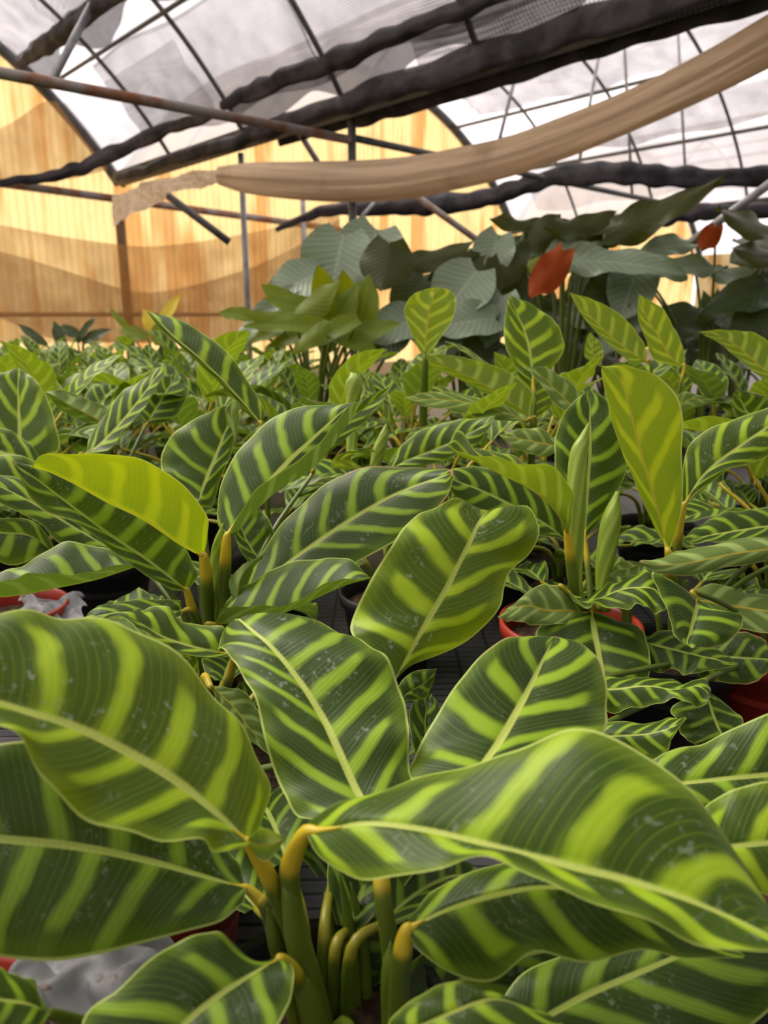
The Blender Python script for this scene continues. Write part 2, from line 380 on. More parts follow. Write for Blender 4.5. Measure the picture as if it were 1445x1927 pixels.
wl = grid('wall_left_added', 200, 3, lambda a, b: B(U0 + 0.01 * sin(a * 600), -9 + (VW + 9) * a, -CAM_H + (CAM_H + ZG) * b), WALL, lambda a, b: (a * 18, b * 4))
tag(wl, 'unseen yellow sheet side wall added far out to the left', 'wall', None, 'structure')  # added out of view to keep flat low light off the plants
wf = grid('wall_front_added', 300, 4, lambda a, b: B(U0 + (U1 - U0) * a, -9, -CAM_H + (topz(U0 + (U1 - U0) * a) + CAM_H) * b), mat_simple('added_wall_grey', (0.12, 0.11, 0.10), (0.18, 0.16, 0.14), 2, 0.7), lambda a, b: (a * 31, b * 4))
tag(wf, 'unseen dull grey end wall added behind the viewer to dim frontal light', 'wall', None, 'structure')  # opaque wall added out of view to darken the frontal light
for bi, c in enumerate(CENT):
    o = grid('roof', 40, 24, lambda a, b, c=c: B(c - HALF + 2 * HALF * a, -9 + (VW + 0.15 + 9) * b, arch(c, c - HALF + 2 * HALF * a) + 0.03), FILM, lambda a, b: (a * 8, b * 18))
    tag(o, ['milky film roof of the far left house bay', 'milky film arched roof overhead above the nearest plants', 'milky film arched roof right of the first gutter', 'milky film arched roof of the farthest right bay'][bi], 'roof', None, 'structure')
HV = [9.35, 7.9, 6.46, 5.0, 3.6, 2.2, 0.75]
for bi, c in enumerate(CENT[1:]):
    for hi, v in enumerate(HV):
        if bi == 0 and v < 0.8: continue
        pts = [B(c + HALF * cos(pi - pi * k / 16) * 1.0, v, arch(c, c + HALF * cos(pi - pi * k / 16))) for k in range(17)]
        o = tube('roof_arch', pts, 0.075 if hi == 0 else 0.022, STEEL, None, 8, 3)
        tag(o, ('thick dark steel arch against the yellow gable wall' if hi == 0 else 'thin dark steel roof hoop under the film') + (', overhead bay', ', second bay', ', far right bay')[bi], 'roof hoop', 'steel roof hoops', 'structure')
    for k, du in enumerate((-3.05, -2.1, -1.0, 1.0, 2.1, 3.05)):
        if bi == 0 and du < 0: continue
        u = c + du
        o = pipe('purlin', B(u, -6, arch(c, u) - 0.02), B(u, VW, arch(c, u) - 0.02), 0.020 if bi == 0 else 0.028, STEEL, 'straight dark purlin pipe running under the roof film' + (', overhead bay', ', second bay', ', far right bay')[bi], 'purlin', 'roof purlins', 'structure')
def gutter(u, lab):
    V, F = [], []
    prof = [(-0.13, 0.05), (-0.11, -0.04), (-0.05, -0.075), (0.05, -0.075), (0.11, -0.04), (0.13, 0.05), (0.115, 0.05), (0.095, -0.028), (0.04, -0.06), (-0.04, -0.06), (-0.095, -0.028), (-0.115, 0.05)]
    for v in (-8, VW):
        for (a, b) in prof: V.append(B(u + a * .9, v, ZG + 0.05 + b) - B(u, -8, ZG))
    n = len(prof)
    for k in range(n): F.append((k, (k + 1) % n, n + (k + 1) % n, n + k))
    o = link('roof_gutter', mesh('roof_gutter', V, F, STEEL, None, False), None, B(u, -8, ZG)); tag(o, lab, 'gutter', None, 'structure')
gutter(G0, 'dark metal gutter crossing overhead to the yellow wall')
gutter(G0 + 2 * HALF, 'far gutter between the second and third roof bays')
# gutter posts, ties, struts
for v, lab in ((6.66, 'thin grey gutter post left of the rolled tan cloth'), (5.0, 'dark gutter post with braces behind the round green leaf'), (0.7, 'near gutter post out to the right')):
    o = pipe('post', B(G0 + 0.03, v, -CAM_H), B(G0 + 0.03, v, ZG - 0.05), 0.03 if v > 6 else 0.035, GALV if v > 6 else STEEL, lab, 'post', None, 'structure')
for v in (8.2, 4.0): pipe('post', B(G0 + 2 * HALF, v, -CAM_H), B(G0 + 2 * HALF, v, ZG - 0.05), 0.04, GALV, 'far post under the second gutter', 'post', 'far gutter posts', 'structure')
b0 = PV(570, 375, 9.0); pipe('post', Vector((b0.x, b0.y, 0)), Vector((b0.x, b0.y, b0.z + 0.1)), 0.035, GALV, 'slim grey pipe post standing before the tan drape', 'post', None, 'structure')
b0 = PV(222, 372, 9.25); pipe('post', Vector((b0.x, b0.y, 0)), Vector((b0.x, b0.y, b0.z)), 0.06, BRWN, 'brown wall post against the yellow sheets', 'post', None, 'structure')
pipe('tie_bar', B(-3.5, 5.0, 1.32), B(G0, 5.0, 1.40), 0.035, RUST, 'rust patched horizontal tie pipe crossing under the roof hoops', 'tie bar', None, 'structure')
pipe('strut', P(95, 158, 6.2), P(172, 10, 6.4), 0.035, GALV, 'grey slanting strut rising from the rusty tie pipe', 'strut', None, 'structure')
pipe('strut', B(G0 + .03, 5.0, 0.75), P(655, 372, 6.4), 0.014, GALV, 'left short brace at the dark gutter post head', 'brace', None, 'structure')
pipe('strut', B(G0 + .03, 5.0, 0.75), P(714, 370, 6.5), 0.014, GALV, 'right short brace at the dark gutter post head', 'brace', None, 'structure')
pipe('strut', P(308, 362, 8.5), P(432, 456, 8.8), 0.045, STEEL, 'dark slanting strut before the yellow wall', 'strut', None, 'structure')
pipe('strut', P(560, 245, 6.6), P(602, 312, 6.8), 0.028, GALV, 'light strut hanging below the tie pipe end', 'strut', None, 'structure')
pipe('strut', P(770, 360, 7.5), P(912, 462, 7.8), 0.035, RUST, 'rusty slanting pipe below the rolled cloth', 'strut', None, 'structure')
pipe('strut', P(1470, 330, 4.2), P(1280, 470, 4.6), 0.026, GALV, 'grey slanting pipe at right above the big dark leaves', 'strut', None, 'structure')
pipe('tie_bar', B(G0, 5.0, 1.42), B(G0 + 2 * HALF, 5.0, 1.42), 0.03, STEEL, 'dark tie bar crossing the second roof bay', 'tie bar', None, 'structure')
for k, (uu, du) in enumerate(((6.0, 0.7), (7.4, 0.5), (8.6, -0.6), (10.0, -0.7))):
    for v in (5.0,):
        pipe('strut', B(uu, v, 1.42), B(uu + du, v, arch(CENT[2], uu + du) - 0.03), 0.018, GALV, 'slanting truss web pipe in the second roof bay', 'strut', 'second bay truss webs', 'structure')
pipe('trim_rail', PV(-260, 309, 9.2), PV(640, 432, 9.2), 0.045, RUST, 'pinkish pipe rail along the top of the yellow wall', 'rail', None, 'structure')
pipe('trim_rail', PV(-250, 592, 9.28), PV(640, 592, 9.28), 0.028, GALV, 'thin low rail crossing the yellow wall', 'rail', None, 'structure')

# ------------------------------------------------------------------ shade nets, rolled cloth
def net(name, u0, u1, v0, v1, c, dz, mat, label, sag=0.05, group=None, ripple=0.02):
    org = B(u0, v0, arch(c, u0) - dz)
    def fn(a, b):
        u = u0 + (u1 - u0) * a; v = v0 + (v1 - v0) * b
        z = arch(c, u) - dz - sag * (sin(pi * ((v / 1.45) % 1.0)) ** 2) * (0.3 + a) - ripple * sin(u * 21 + v * 2.0) - ripple * 0.6 * sin(u * 37 - v * 3.1 + 1)
        return B(u, v, z)
    o = grid(name, 26, 60, fn, mat, lambda a, b: ((u1 - u0) * a * 1.3, (v1 - v0) * b), None, org)
    return tag(o, label, 'shade net', group)
NETB = mat_net('added_dense_net', (0.04, 0.037, 0.042), 0.70)  # for nets added out of view to cut light from the camera side
c1 = CENT[1]; c2 = CENT[2]; c3 = CENT[3]
net('shade_net', 3.40, 3.98, 4.95, 8.0, c1, 0.07, NET, 'grey shade net panel behind the dark rolled net, left of the middle hoops')
net('shade_net', 3.32, 3.98, -1.0, 4.98, c1, 0.07, NET, 'grey shade net hanging above the dark rolled net overhead')
net('shade_net', 1.4, 3.36, -1.0, 5.0, c1, 0.10, NETM, 'wide grey net ceiling sheet at the top of the picture')
net('shade_net', 1.6, 3.10, 5.9, 9.0, c1, 0.10, NET, 'grey net sheet in the upper left corner')
net('shade_net', 3.98, 4.18, 0.5, 4.1, c1, 0.05, NETM, 'coarse diamond mesh strip beside the overhead gutter')
net('shade_net', 3.50, 3.92, 6.5, 9.2, c1, 0.10, NETL, 'thin pale net between the tie pipe and the thick arch')
for (ca, lab) in ((CENT[0], 'unseen dense dark net ceiling added over the far left bay'), (c1, 'dense dark net ceiling added above and behind the viewer to dim frontal light')):
    net('shade_net', ca - 3.7, ca + 3.6, -8.5, 0.3, ca, 0.16, NETB, lab)  # nets added out of view to cut light from the camera side
net('shade_net', c2 - 3.6, c2 + 3.6, -8.5, -2.5, c2, 0.16, NETB, 'unseen dense dark net ceiling added far out to the right')
net('shade_net', 2.2, 3.4, 5.0, 7.9, c1, 0.10, NETL, 'thin pale net panel above the tie pipe', 0.02)
for k, (du, w, d) in enumerate(((-2.9, 0.35, NET), (-1.9, .8, NETL), (1.35, 0.55, NET), (2.35, 0.5, NET), (2.95, 0.6, NETL))):
    net('shade_net', c2 + du, c2 + du + w, -4, 8.6, c2, 0.09, d, 'long grey net strip %s of the second roof bay' % ('on the near slope', 'along the near ridge', 'along the far ridge', 'on the middle of the far slope', 'low on the far slope')[k])
def roll(pts, rad, label, mat=NETD, n=18, flat=0.7, cat='rolled net'):
    rg = random.Random(len(label)); m = 5 * (len(pts) - 1); pts = [Vector(p) for p in pts]
    P2 = [spl(pts, i / m) + Vector((0, 0, rg.uniform(-.018, .018))) for i in range(m + 1)]; R2 = [spl([float(x) for x in rad], i / m) * rg.uniform(.85, 1.15) for i in range(m + 1)]
    o = tube('rolled_net', P2, R2, mat, None, n, 4, flat, 0.12); return tag(o, label, cat)
roll([B(3.95, v, arch(c1, 3.95) - 0.03 - 0.015 * (k % 2)) for k, v in enumerate((0.2, 1.2, 2.4, 3.4, 4.2, 5.0, 5.7, 6.5))], [.05, .05, .05, .055, .06, .075, .08, .04], 'dark rolled shade net hung along the roof above the gutter')
roll([B(3.9, 6.6, arch(c1, 3.96) - .1), PV(295, 252, 7.8), PV(190, 302, 8.6), PV(100, 331, 8.9), PV(-10, 342, 9.0), PV(-90, 330, 9.0)], [.05, .07, .075, .06, .04, .03], 'dark drooping net roll crossing the thick arch at left')
roll([B(3.10, v, arch(c1, 3.10) - 0.12) for v in (5.2, 6.3, 7.4, 8.3, 9.2)], [.06, .08, .09, .08, .05], 'dark rolled net in the upper left corner')
roll([B(G0 - 0.10, v, ZG + 0.05 - 0.03 * abs(sin(v * 2.1))) for v in (0.5, 1.5, 2.6, 3.6, 4.6, 5.6, 6.5, 7.4, 8.4, 9.2)], [.08, .08, .08, .08, .08, .07, .07, .06, .05, .03], 'dark net bundle lying along the overhead gutter')
roll([B(G0 + 0.17, v, ZG + 0.03 - 0.03 * abs(sin(v * 1.7))) for v in (0.2, 1.2, 2.2, 3.2, 4.2, 5.2, 6.2)], [.08, .08, .08, .08, .08, .07, .04], 'black net bundle on the right side of the overhead gutter')
roll([P(x, y, d) for x, y, d in ((520, 430, 9.5), (600, 400, 9), (700, 390, 8.6), (800, 385, 8.3), (900, 378, 8), (980, 355, 7.8), (1060, 330, 7.6), (1180, 330, 7.2), (1320, 332, 7), (1460, 330, 6.8), (1600, 325, 6.6))], [.03, .06, .09, .10, .10, .09, .09, .10, .09, .09, .09], 'long black net bundle drooping below the rolled cloth to the right')
roll([P(x, y, d) for x, y, d in ((1120, 430, 7), (1200, 418, 7), (1290, 405, 6.8), (1360, 398, 6.6), (1470, 392, 6.5))], [.03, .06, .07, .07, .06], 'short black net bundle behind the big dark leaves')
def ribbon(name, tops, bots, mat, label, cat, fold=0.03, ny=10, sub=6, uvk=1.0, kf=9.0):
    n = (len(tops) - 1) * sub; org = tops[0].copy()
    dirn = (tops[-1] - tops[0]).cross(Vector((0, 0, 1))).normalized()
    def fn(a, b):
        p = spl(tops, a).lerp(spl(bots, a), b)
        return p + dirn * fold * (sin(a * kf * 2 + b * 3) + 0.5 * sin(a * kf * 5 - b * 5))
    o = grid(name, n, ny, fn, mat, lambda a, b: (a * (tops[-1] - tops[0]).length * uvk, b * uvk), None, org); return tag(o, label, cat)
def swag(u0, u1, v0, v1, dz, label, mat, kf=1.45):
    m = 14; vs = [v0 + (v1 - v0) * i / m for i in range(m + 1)]
    tops = [B(u0, v, arch(c1, u0) - dz) for v in vs]
    bots = []
    for v in vs:
        f = 0.35 + 0.65 * abs(sin(pi * (v - v0) / kf)); bots.append(B(u0 + (u1 - u0) * f, v, arch(c1, u0 + (u1 - u0) * f) - dz - 0.05 * f))
    ribbon('net_swag', tops, bots, mat, label, 'shade net', 0.015, 8, 5, 1.0, 14.0)
NETS = mat_net('folded_shade_net', (0.035, 0.032, 0.037), 0.80, 0.018, 0.10)
swag(3.95, 4.10, 1.0, 6.4, 0.05, 'dark scalloped net flap hanging below the rolled net overhead', NETS, 1.45)
swag(3.06, 3.32, 5.2, 9.1, 0.08, 'grey scalloped net flap beside the upper left net roll', NETS, 1.45)
tc_pts = [(415, 330, 6.6, 16), (470, 335, 6.4, 27), (560, 340, 6.2, 33), (660, 342, 6.0, 35), (760, 336, 5.7, 36), (860, 318, 5.4, 36), (960, 296, 5.1, 35), (1060, 262, 4.8, 36), (1160, 222, 4.5, 36), (1260, 176, 4.2, 38), (1360, 124, 4.0, 41), (1460, 68, 3.8, 44), (1600, -10, 3.5, 46)]
o = tube('rolled_cloth', [P(x, y, d) for x, y, d, r in tc_pts], [r * d / FPX for x, y, d, r in tc_pts], TAN, None, 22, 8, 0.8, 0.06)
tag(o, 'long tan rolled cloth sagging across the greenhouse overhead', 'rolled cloth')
ribbon('cloth_end', [P(425, 318, 6.6), P(370, 322, 6.9), P(310, 335, 7.2), P(250, 352, 7.5), P(215, 375, 7.6)], [P(430, 345, 6.6), P(380, 352, 6.8), P(320, 366, 7.1), P(262, 400, 7.4), P(205, 425, 7.5)], TAN, 'loose tan cloth end dangling left of the rolled cloth', 'cloth', 0.04)
ribbon('shade_drape', [PV(x, y, 9.05) for x, y in ((-260, 380), (-100, 405), (0, 422), (110, 444), (250, 463), (350, 458), (480, 436), (600, 410), (640, 395))],
       [PV(x, y, 9.05) for x, y in ((-260, 640), (-100, 640), (0, 645), (110, 645), (250, 645), (350, 645), (480, 640), (600, 640), (640, 500))], NETT, 'tan shade net draped in front of the yellow wall', 'shade net', 0.03, 16, 6)
ribbon('shade_drape', [PV(x, y, 8.85) for x, y in ((-260, 425), (-100, 450), (0, 472), (110, 505), (250, 548), (350, 540), (480, 500), (600, 440), (640, 410))],
       [PV(x, y, 8.85) for x, y in ((-260, 520), (-100, 560), (0, 600), (110, 640), (250, 645), (350, 645), (480, 640), (600, 560), (640, 470))], NETT, 'second tan net fold hanging lower before the yellow wall', 'shade net', 0.03, 12, 6)
ribbon('gable_net', [PV(x, y, 9.1) for x, y in ((-150, 330), (-60, 270), (20, 232), (75, 195), (105, 190))], [PV(x, y, 9.1) for x, y in ((-150, 345), (-60, 345), (40, 345), (140, 335), (200, 320))], NETT, 'brownish net hung inside the gable arch at upper left', 'shade net', 0.03)
tag(tube('cable', [P(75, 368, 10.6), P(82, 395, 10.6), P(105, 415, 10.6), P(150, 420, 10.6), P(205, 414, 10.5)], 0.018, RUST, None, 6, 6), 'thin bent cable loop hanging on the yellow wall', 'cable')
tag(tube('cable', [P(270, 362, 9.8), P(295, 385, 9.8), P(306, 420, 9.8), P(308, 455, 9.8)], 0.018, RUST, None, 6, 6), 'thin hanging cable beside the loose tan cloth end', 'cable')
# ------------------------------------------------------------------ striped plants: traced individual leaves
def mleaf(Lp, Mp, Rp, RBp, LBp, back, camber, amp, nl, ns, freq, ph):
    """loft a blade through its left edge, midrib and right edge (3-D); optional bends where a margin curls over"""
    V, U, F = [], [], []
    lens = [0.0]; prev = spl(Mp, 0)
    for i in range(1, nl + 1):
        q = spl(Mp, i / nl); lens.append(lens[-1] + (q - prev).length); prev = q
    tot = max(lens[-1], 1e-6)
    sg = -1.0 if back else 1.0
    for i in range(nl + 1):
        t = i / nl
        l, m, r = spl(Lp, t), spl(Mp, t), spl(Rp, t)
        T = spl(Mp, min(1, t + 0.03)) - spl(Mp, max(0, t - 0.03)); X = r - l
        n = X.cross(T)
        n = n.normalized() * sg if n.length > 1e-9 else Vector((0, 0, 1))
        for j in range(-ns, ns + 1):
            s = abs(j) / ns; e = r if j > 0 else l; bl = RBp if j > 0 else LBp
            w = (e - m).length
            if bl: p = spl([m, spl(bl, t), e], s)
            else: p = m.lerp(e, s)
            p = p + n * (camber * w * (4 * s * (1 - s)) ** 0.8 * 0.6 + amp * min(1, w / 0.03) * s * s * (sin(2 * pi * freq * t + ph + (2.1 if j > 0 else 0)) + 0.5 * sin(2 * pi * freq * 2.3 * t + ph * 2 + (1.1 if j > 0 else 0))))
            p = p - n * 0.0012 * max(0, 1 - s * 8)
            V.append(p); U.append((0.5 + 0.5 * (j / ns) * sg, lens[i] / tot))
    W = 2 * ns + 1
    for i in range(nl):
        for j in range(W - 1):
            a = i * W + j; q = (a, a + 1, a + W + 1, a + W); F.append(q[::-1] if back else q)
    return V, F, U
def pp(s): return tuple(float(x) for x in s.split(','))
def stations(s):
    out = []
    for k in s.split(';'):
        k = [pp(x) for x in k.strip().split('/')]
        out.append(k * 3 if len(k) == 1 else k)
    return out
LSEED = [0]
def leaf_props(o, young=0.0, dust=0.5, brown=0.0, bands=9.0, shade_tone=0.0):
    o['young'] = float(young); o['dust'] = float(dust); o['brown'] = float(brown); o['bands'] = float(bands); o['shade_tone'] = float(shade_tone)
def hleaf(plant, st, md, le=0.0, re=0.0, back=0, camber=0.14, amp=0.003, rb=None, rbd=0.0, lb=None, lbd=0.0, young=0.0, dust=0.5, brown=0.0, bands=9.0,
          shade_tone=0.0, nl=36, ns=9, freq=3.0, pet=None, pr=0.0042, pul=1.0, label=None):
    LSEED[0] += 1
    S = stations(st); n = len(S); org = plant.location
    wf = lambda i: (sin(pi * (i + 0.35) / (n - 0.3))) ** 0.6
    D = [spl([float(x) for x in md], i / (n - 1)) for i in range(n)]
    Lp = [P(*s[0], D[i] + le * wf(i)) - org for i, s in enumerate(S)]
    Mp = [P(*s[1], D[i]) - org for i, s in enumerate(S)]
    Rp = [P(*s[2], D[i] + re * wf(i)) - org for i, s in enumerate(S)]
    f = lambda q, dd: [P(*pp(x), D[i] + dd) - org for i, x in enumerate(q.split(';'))] if q else None
    V, F, U = mleaf(Lp, Mp, Rp, f(rb, rbd), f(lb, lbd), back, camber, amp, nl, ns, freq, LSEED[0] * 1.7)
    o = link('leaf', mesh('leaf', V, F, LEAF, U), plant); leaf_props(o, young, dust, brown, bands, shade_tone)
    if label: o['label'] = label
    if pet is None and nl >= 24:                      # the stalk that carries the blade down to the pot
        b = Mp[0]; d0 = (Mp[0] - Mp[1]).normalized()
        pts = [Vector((b.x * .10, b.y * .10, .15)), Vector((b.x * .45, b.y * .45, .15 + (b.z - .15) * .62)), b + d0 * .012, b, spl(Mp, .05), spl(Mp, .12)]
        V, F, U = tube_data(pts, [.0058, .0046, .0036, .0034, .0018, .0004], 7, 6)
        p = link('petiole', mesh('petiole', V, F, STEM, U), o); p['pulvinus'] = 0.7
    if pet:
        pts = [P(*q) - org for q in pet]
        if pts[-1].z > 0.2 and pul >= 0: pts.append(Vector((pts[-1].x * 0.5, pts[-1].y * 0.5, 0.15)))
        pts = pts[::-1]; pts += [spl(Mp, .05), spl(Mp, .12)]
        k = len(pts); rr = [pr * (1.35 - 0.35 * i / (k - 1)) for i in range(k)]; rr[-3] = pr * .85; rr[-2] = pr * .45; rr[-1] = pr * .08
        V, F, U = tube_data(pts, rr, 9, 8, 1.0)
        p = link('petiole', mesh('petiole', V, F, STEM, U), o); p['pulvinus'] = float(pul)
    return o
def shoot(plant, pts, rad, name='rolled_leaf', mat=None, flat=1.0, pul=0.0):
    V, F, U = tube_data([P(*q) - plant.location for q in pts], rad, 12, 8, flat)
    o = link(name, mesh(name, V, F, mat or SHOOT, U), plant); o['pulvinus'] = pul; return o
# free leaves for the rest of the plants
def gleaf(L, W, elev, droop, fold, amp, ph, nl=18, ns=6, twist=0.0):
    p = Vector((0, 0, 0)); an = elev; Mp, Lp, Rp = [], [], []
    for i in range(nl + 1):
        t = i / nl
        w = W * 0.5 * (sin(pi * min(1, (t * 0.93 + 0.045))) ** 0.75) * (1 - 0.25 * t) * 1.12
        up = Vector((0, -sin(an), cos(an))); fo = fold * (1 - 0.4 * t); rl = twist * t
        sx = Vector((cos(rl), 0, 0)) + up * sin(rl); uu = up * cos(rl) - Vector((sin(rl), 0, 0))
        Mp.append(p.copy()); Rp.append(p + sx * w * cos(fo) + uu * w * sin(fo)); Lp.append(p - sx * w * cos(fo) + uu * w * sin(fo))
        p = p + Vector((0, cos(an), sin(an))) * (L / nl); an -= droop / nl
    return mleaf(Lp, Mp, Rp, None, None, False, 0.14, amp, nl, ns, 2.5, ph)
def add_mesh(acc, VFU, M=None):
    V, F, U = VFU; o = len(acc[0])
    acc[0].extend([(M @ Vector(v)) if M is not None else v for v in V]); acc[2].extend(U)
    acc[1].extend([tuple(i + o for i in f) for f in F])
def gspec(rng, n, big=1.0, up=0.25):
    out = []
    for i in range(n):
        az = i * 2.4 + rng.uniform(-.3, .3)
        t = i / max(1, n - 1)                               # outer leaves lie low, inner ones stand up
        ln = radians(rng.uniform(48, 66) * (1 - t) + rng.uniform(4, 22) * t)
        h = (0.20 + 0.15 * t + rng.uniform(-.03, .04)) * big
        L = rng.uniform(0.20, 0.29) * big; W = L * rng.uniform(0.42, 0.52)
        el = radians(rng.uniform(0, 32) * (1 - t) + rng.uniform(40, 80) * t)
        out.append((az, ln, h, L, W, el, radians(rng.uniform(25, 75)), rng.uniform(0.05, 0.5), rng.uniform(.002, .006), rng.uniform(0, 6), rng.uniform(-.4, .4), t))
    return out
def gleaf_parts(sp, nl=18, ns=6, base_z=0.15):
    az, ln, h, L, W, el, dr, fo, amp, ph, tw, t = sp
    out = sin(ln) * h; base = Vector((0, 0.012 + 0.02 * (1 - t), base_z)); top = Vector((0, 0.012 + out, base_z + h * cos(ln) * 0.9 + 0.02))
    midp = base.lerp(top, 0.55) + Vector((0, -0.25 * out, 0.03))
    R = Matrix.Rotation(az, 4, 'Z')
    pet = tube_data([R @ base, R @ midp, R @ top], [0.0062, 0.0050, 0.0036], 7, 5)
    g = gleaf(L, W, el, dr, fo, amp, ph, nl, ns, tw)
    M = R @ Matrix.Translation(top)
    return ([M @ v for v in g[0]], g[1], g[2]), pet
def gplant_near(name, loc, specs, label, cat, group, pot=True, shade_tone=0.0):
    e = empty(name, loc, label, cat, group)
    if pot: add_pot(e)
    for sp in specs:
        b, p = gleaf_parts(sp)
        o = link('leaf', mesh('leaf', *b[:2], LEAF, b[2]), e); leaf_props(o, 0.35 if sp[-1] > 0.75 else 0.0, 0.3, 0.3, 8.5, shade_tone)
        q = link('petiole', mesh('petiole', *p[:2], STEM, p[2]), o); q['pulvinus'] = 1.0
    return e
def extra(plant, n, seed, azr, hz=(0.10, 0.22), big=1.0, shade_tone=0.35):
    """further leaves of a traced plant that show low between the big ones; azr = range of directions (0 = +Y, away from the camera)"""
    rng = random.Random(seed)
    for i in range(n):
        az = azr[0] + (azr[1] - azr[0]) * (i + rng.uniform(.2, .8)) / n
        sp = (az, radians(rng.uniform(45, 68)), rng.uniform(*hz), rng.uniform(.18, .25) * big, rng.uniform(.085, .115) * big, radians(rng.uniform(-5, 30)), radians(rng.uniform(30, 70)), rng.uniform(.05, .35), .005, rng.uniform(0, 6), rng.uniform(-.3, .3), 0.2)
        b, p = gleaf_parts(sp)
        o = link('leaf', mesh('leaf', *b[:2], LEAF, b[2]), plant); leaf_props(o, 0, 0.4, 0.4, 8.5, shade_tone)
        q = link('petiole', mesh('petiole', *p[:2], STEM, p[2]), o); q['pulvinus'] = 0.35
KIND = 'striped_calathea'; CAT = 'plant'
def plant(px, py, d, label, pot=True, ps=1.0, red=False):
    q = P(px, py, d); e = empty(KIND, (q.x, q.y, 0), label, CAT)
    if pot: add_pot(e, ps, red)
    return e

# --- front plant
F_ = plant(600, 1930, .575, 'large striped foliage plant nearest the camera with big bright banded leaves')
hleaf(F_, '470,1590; 430,1600/440,1562/495,1545; 390,1583/400,1528/497,1490; 290,1587/320,1465/470,1380; 190,1547/225,1410/400,1298; 95,1478/130,1366/290,1210; 35,1405/50,1342/180,1160; -30,1340/-30,1315/80,1152; -90,1300/-95,1290/-30,1170; -140,1270',
      [.52, .505, .475, .45], -.035, .095, bands=7.5, dust=1.0, young=.38, amp=.005, nl=56, ns=14, pet=[(470, 1590, .52), (495, 1630, .53), (520, 1685, .545), (548, 1760, .56), (580, 1880, .575)], pr=.0052)
hleaf(F_, '464,1672; 455,1700/430,1662/450,1640; 410,1738/370,1645/425,1590; 300,1765/270,1617/370,1540; 190,1795/150,1593/260,1470; 80,1808/20,1580/120,1400; -40,1790/-120,1570/0,1400; -160,1700/-200,1560/-130,1440; -260,1550',
      [.56, .55, .53, .52], -.02, .04, bands=8, dust=.5, shade_tone=1.0, nl=50, ns=13, pet=[(464, 1672, .56), (485, 1690, .56), (500, 1712, .56), (525, 1800, .57), (565, 1920, .58)], pr=.0040)
hleaf(F_, '700,1552; 575,1548/690,1522/775,1500; 535,1495/665,1475/770,1440; 500,1400/635,1410/768,1375; 482,1325/605,1350/762,1320; 455,1265/560,1280/735,1250; 432,1235/510,1218/690,1215; 410,1225/470,1183/635,1180; 418,1184/448,1163/555,1160',
      [.58, .63, .69, .76], .0, .02, bands=9, dust=.9, amp=.005, nl=54, ns=14, pet=[(700, 1552, .58), (716, 1640, .56), (722, 1700, .555), (735, 1790, .56), (742, 1930, .57)], pr=.0055)
hleaf(F_, '575,1567; 600,1535/625,1560/600,1610; 660,1500/690,1549/665,1650; 760,1470/790,1560/740,1658; 870,1448/890,1585/830,1632; 960,1420/980,1610/920,1606; 1070,1366/1080,1637/1010,1655; 1180,1400/1180,1660/1110,1700; 1280,1478/1280,1690/1230,1735; 1370,1575/1370,1725/1330,1780; 1440,1690/1440,1755/1420,1792; 1510,1790',
      [.52, .485, .455, .43, .41], .055, -.02, bands=7, dust=.6, young=.28, amp=.003, camber=.18, nl=60, ns=14, pet=[(575, 1567, .52), (552, 1610, .53), (545, 1660, .54), (560, 1750, .555), (600, 1900, .575)], pr=.0062)
hleaf(F_, '765,1752; 775,1715/800,1730/790,1790; 820,1675/860,1703/850,1832; 890,1640/940,1680/925,1847; 960,1620/1020,1668/1005,1794; 1060,1620/1110,1675/1100,1812; 1150,1640/1200,1700/1200,1788; 1240,1690/1290,1750/1290,1805; 1400,1800',
      [.52, .515, .505, .49], .03, -.01, bands=6, dust=.7, young=.08, shade_tone=.3, nl=48, ns=12, pet=[(765, 1752, .52), (758, 1790, .525), (752, 1850, .535), (748, 1940, .55)], pr=.0060)
hleaf(F_, '900,1985; 940,1890/1000,1928/1080,2000; 1000,1820/1100,1872/1220,2000; 1130,1780/1220,1820/1350,1970; 1250,1750/1330,1775/1450,1900; 1340,1740/1420,1740/1500,1820; 1520,1710',
      [.52, .56, .60], .02, -.02, bands=8, shade_tone=1.1, nl=36, ns=10)
hleaf(F_, '530,1805; 553,1830/500,1817/480,1808; 545,1880/455,1845/430,1768; 520,1935/410,1875/380,1755; 470,1990/360,1915/310,1785; 400,2030/310,1970/220,1865; 330,2060/260,2030/150,1925; 180,2090',
      [.51, .475, .44], -.015, .02, bands=6, dust=.4, shade_tone=.1, nl=40, ns=12, pet=[(530, 1805, .51), (558, 1835, .53), (575, 1900, .55), (588, 1950, .565)], pr=.0044)
hleaf(F_, '95,1908; 70,1935/60,1890/60,1850; 0,1965/0,1880/10,1825; -80,1950/-80,1870/-60,1830; -150,1870', [.47, .45, .43], -.01, .02, bands=6, shade_tone=.4, nl=26, ns=8,
      pet=[(95, 1908, .47), (150, 1925, .49), (300, 1975, .52), (500, 2000, .56)], pr=.0040, pul=-1)
hleaf(F_, '715,1965; 735,1920/790,1930/800,1990; 790,1872/850,1905/860,1985; 850,1848/920,1880/950,1965; 920,1862/980,1890/1000,1950; 1060,1925', [.46, .45, .44], .015, -.01, bands=6, shade_tone=.15, young=.15, nl=30, ns=9)
hleaf(F_, '640,1872; 612,1795/662,1800/700,1862; 618,1725/688,1740/760,1800; 650,1650/715,1680/800,1720; 740,1590', [.63, .645, .66], 0, 0, bands=7, shade_tone=.95, nl=30, ns=9, brown=.3, pet=[(640, 1872, .63), (645, 1910, .63), (648, 1960, .63)], pr=.0045, pul=0)
hleaf(F_, '538,1578; 512,1563/505,1590/508,1617; 488,1560/480,1587/482,1613; 466,1578', [.512, .505], 0, 0, young=.3, bands=1, nl=16, ns=6, camber=.4)
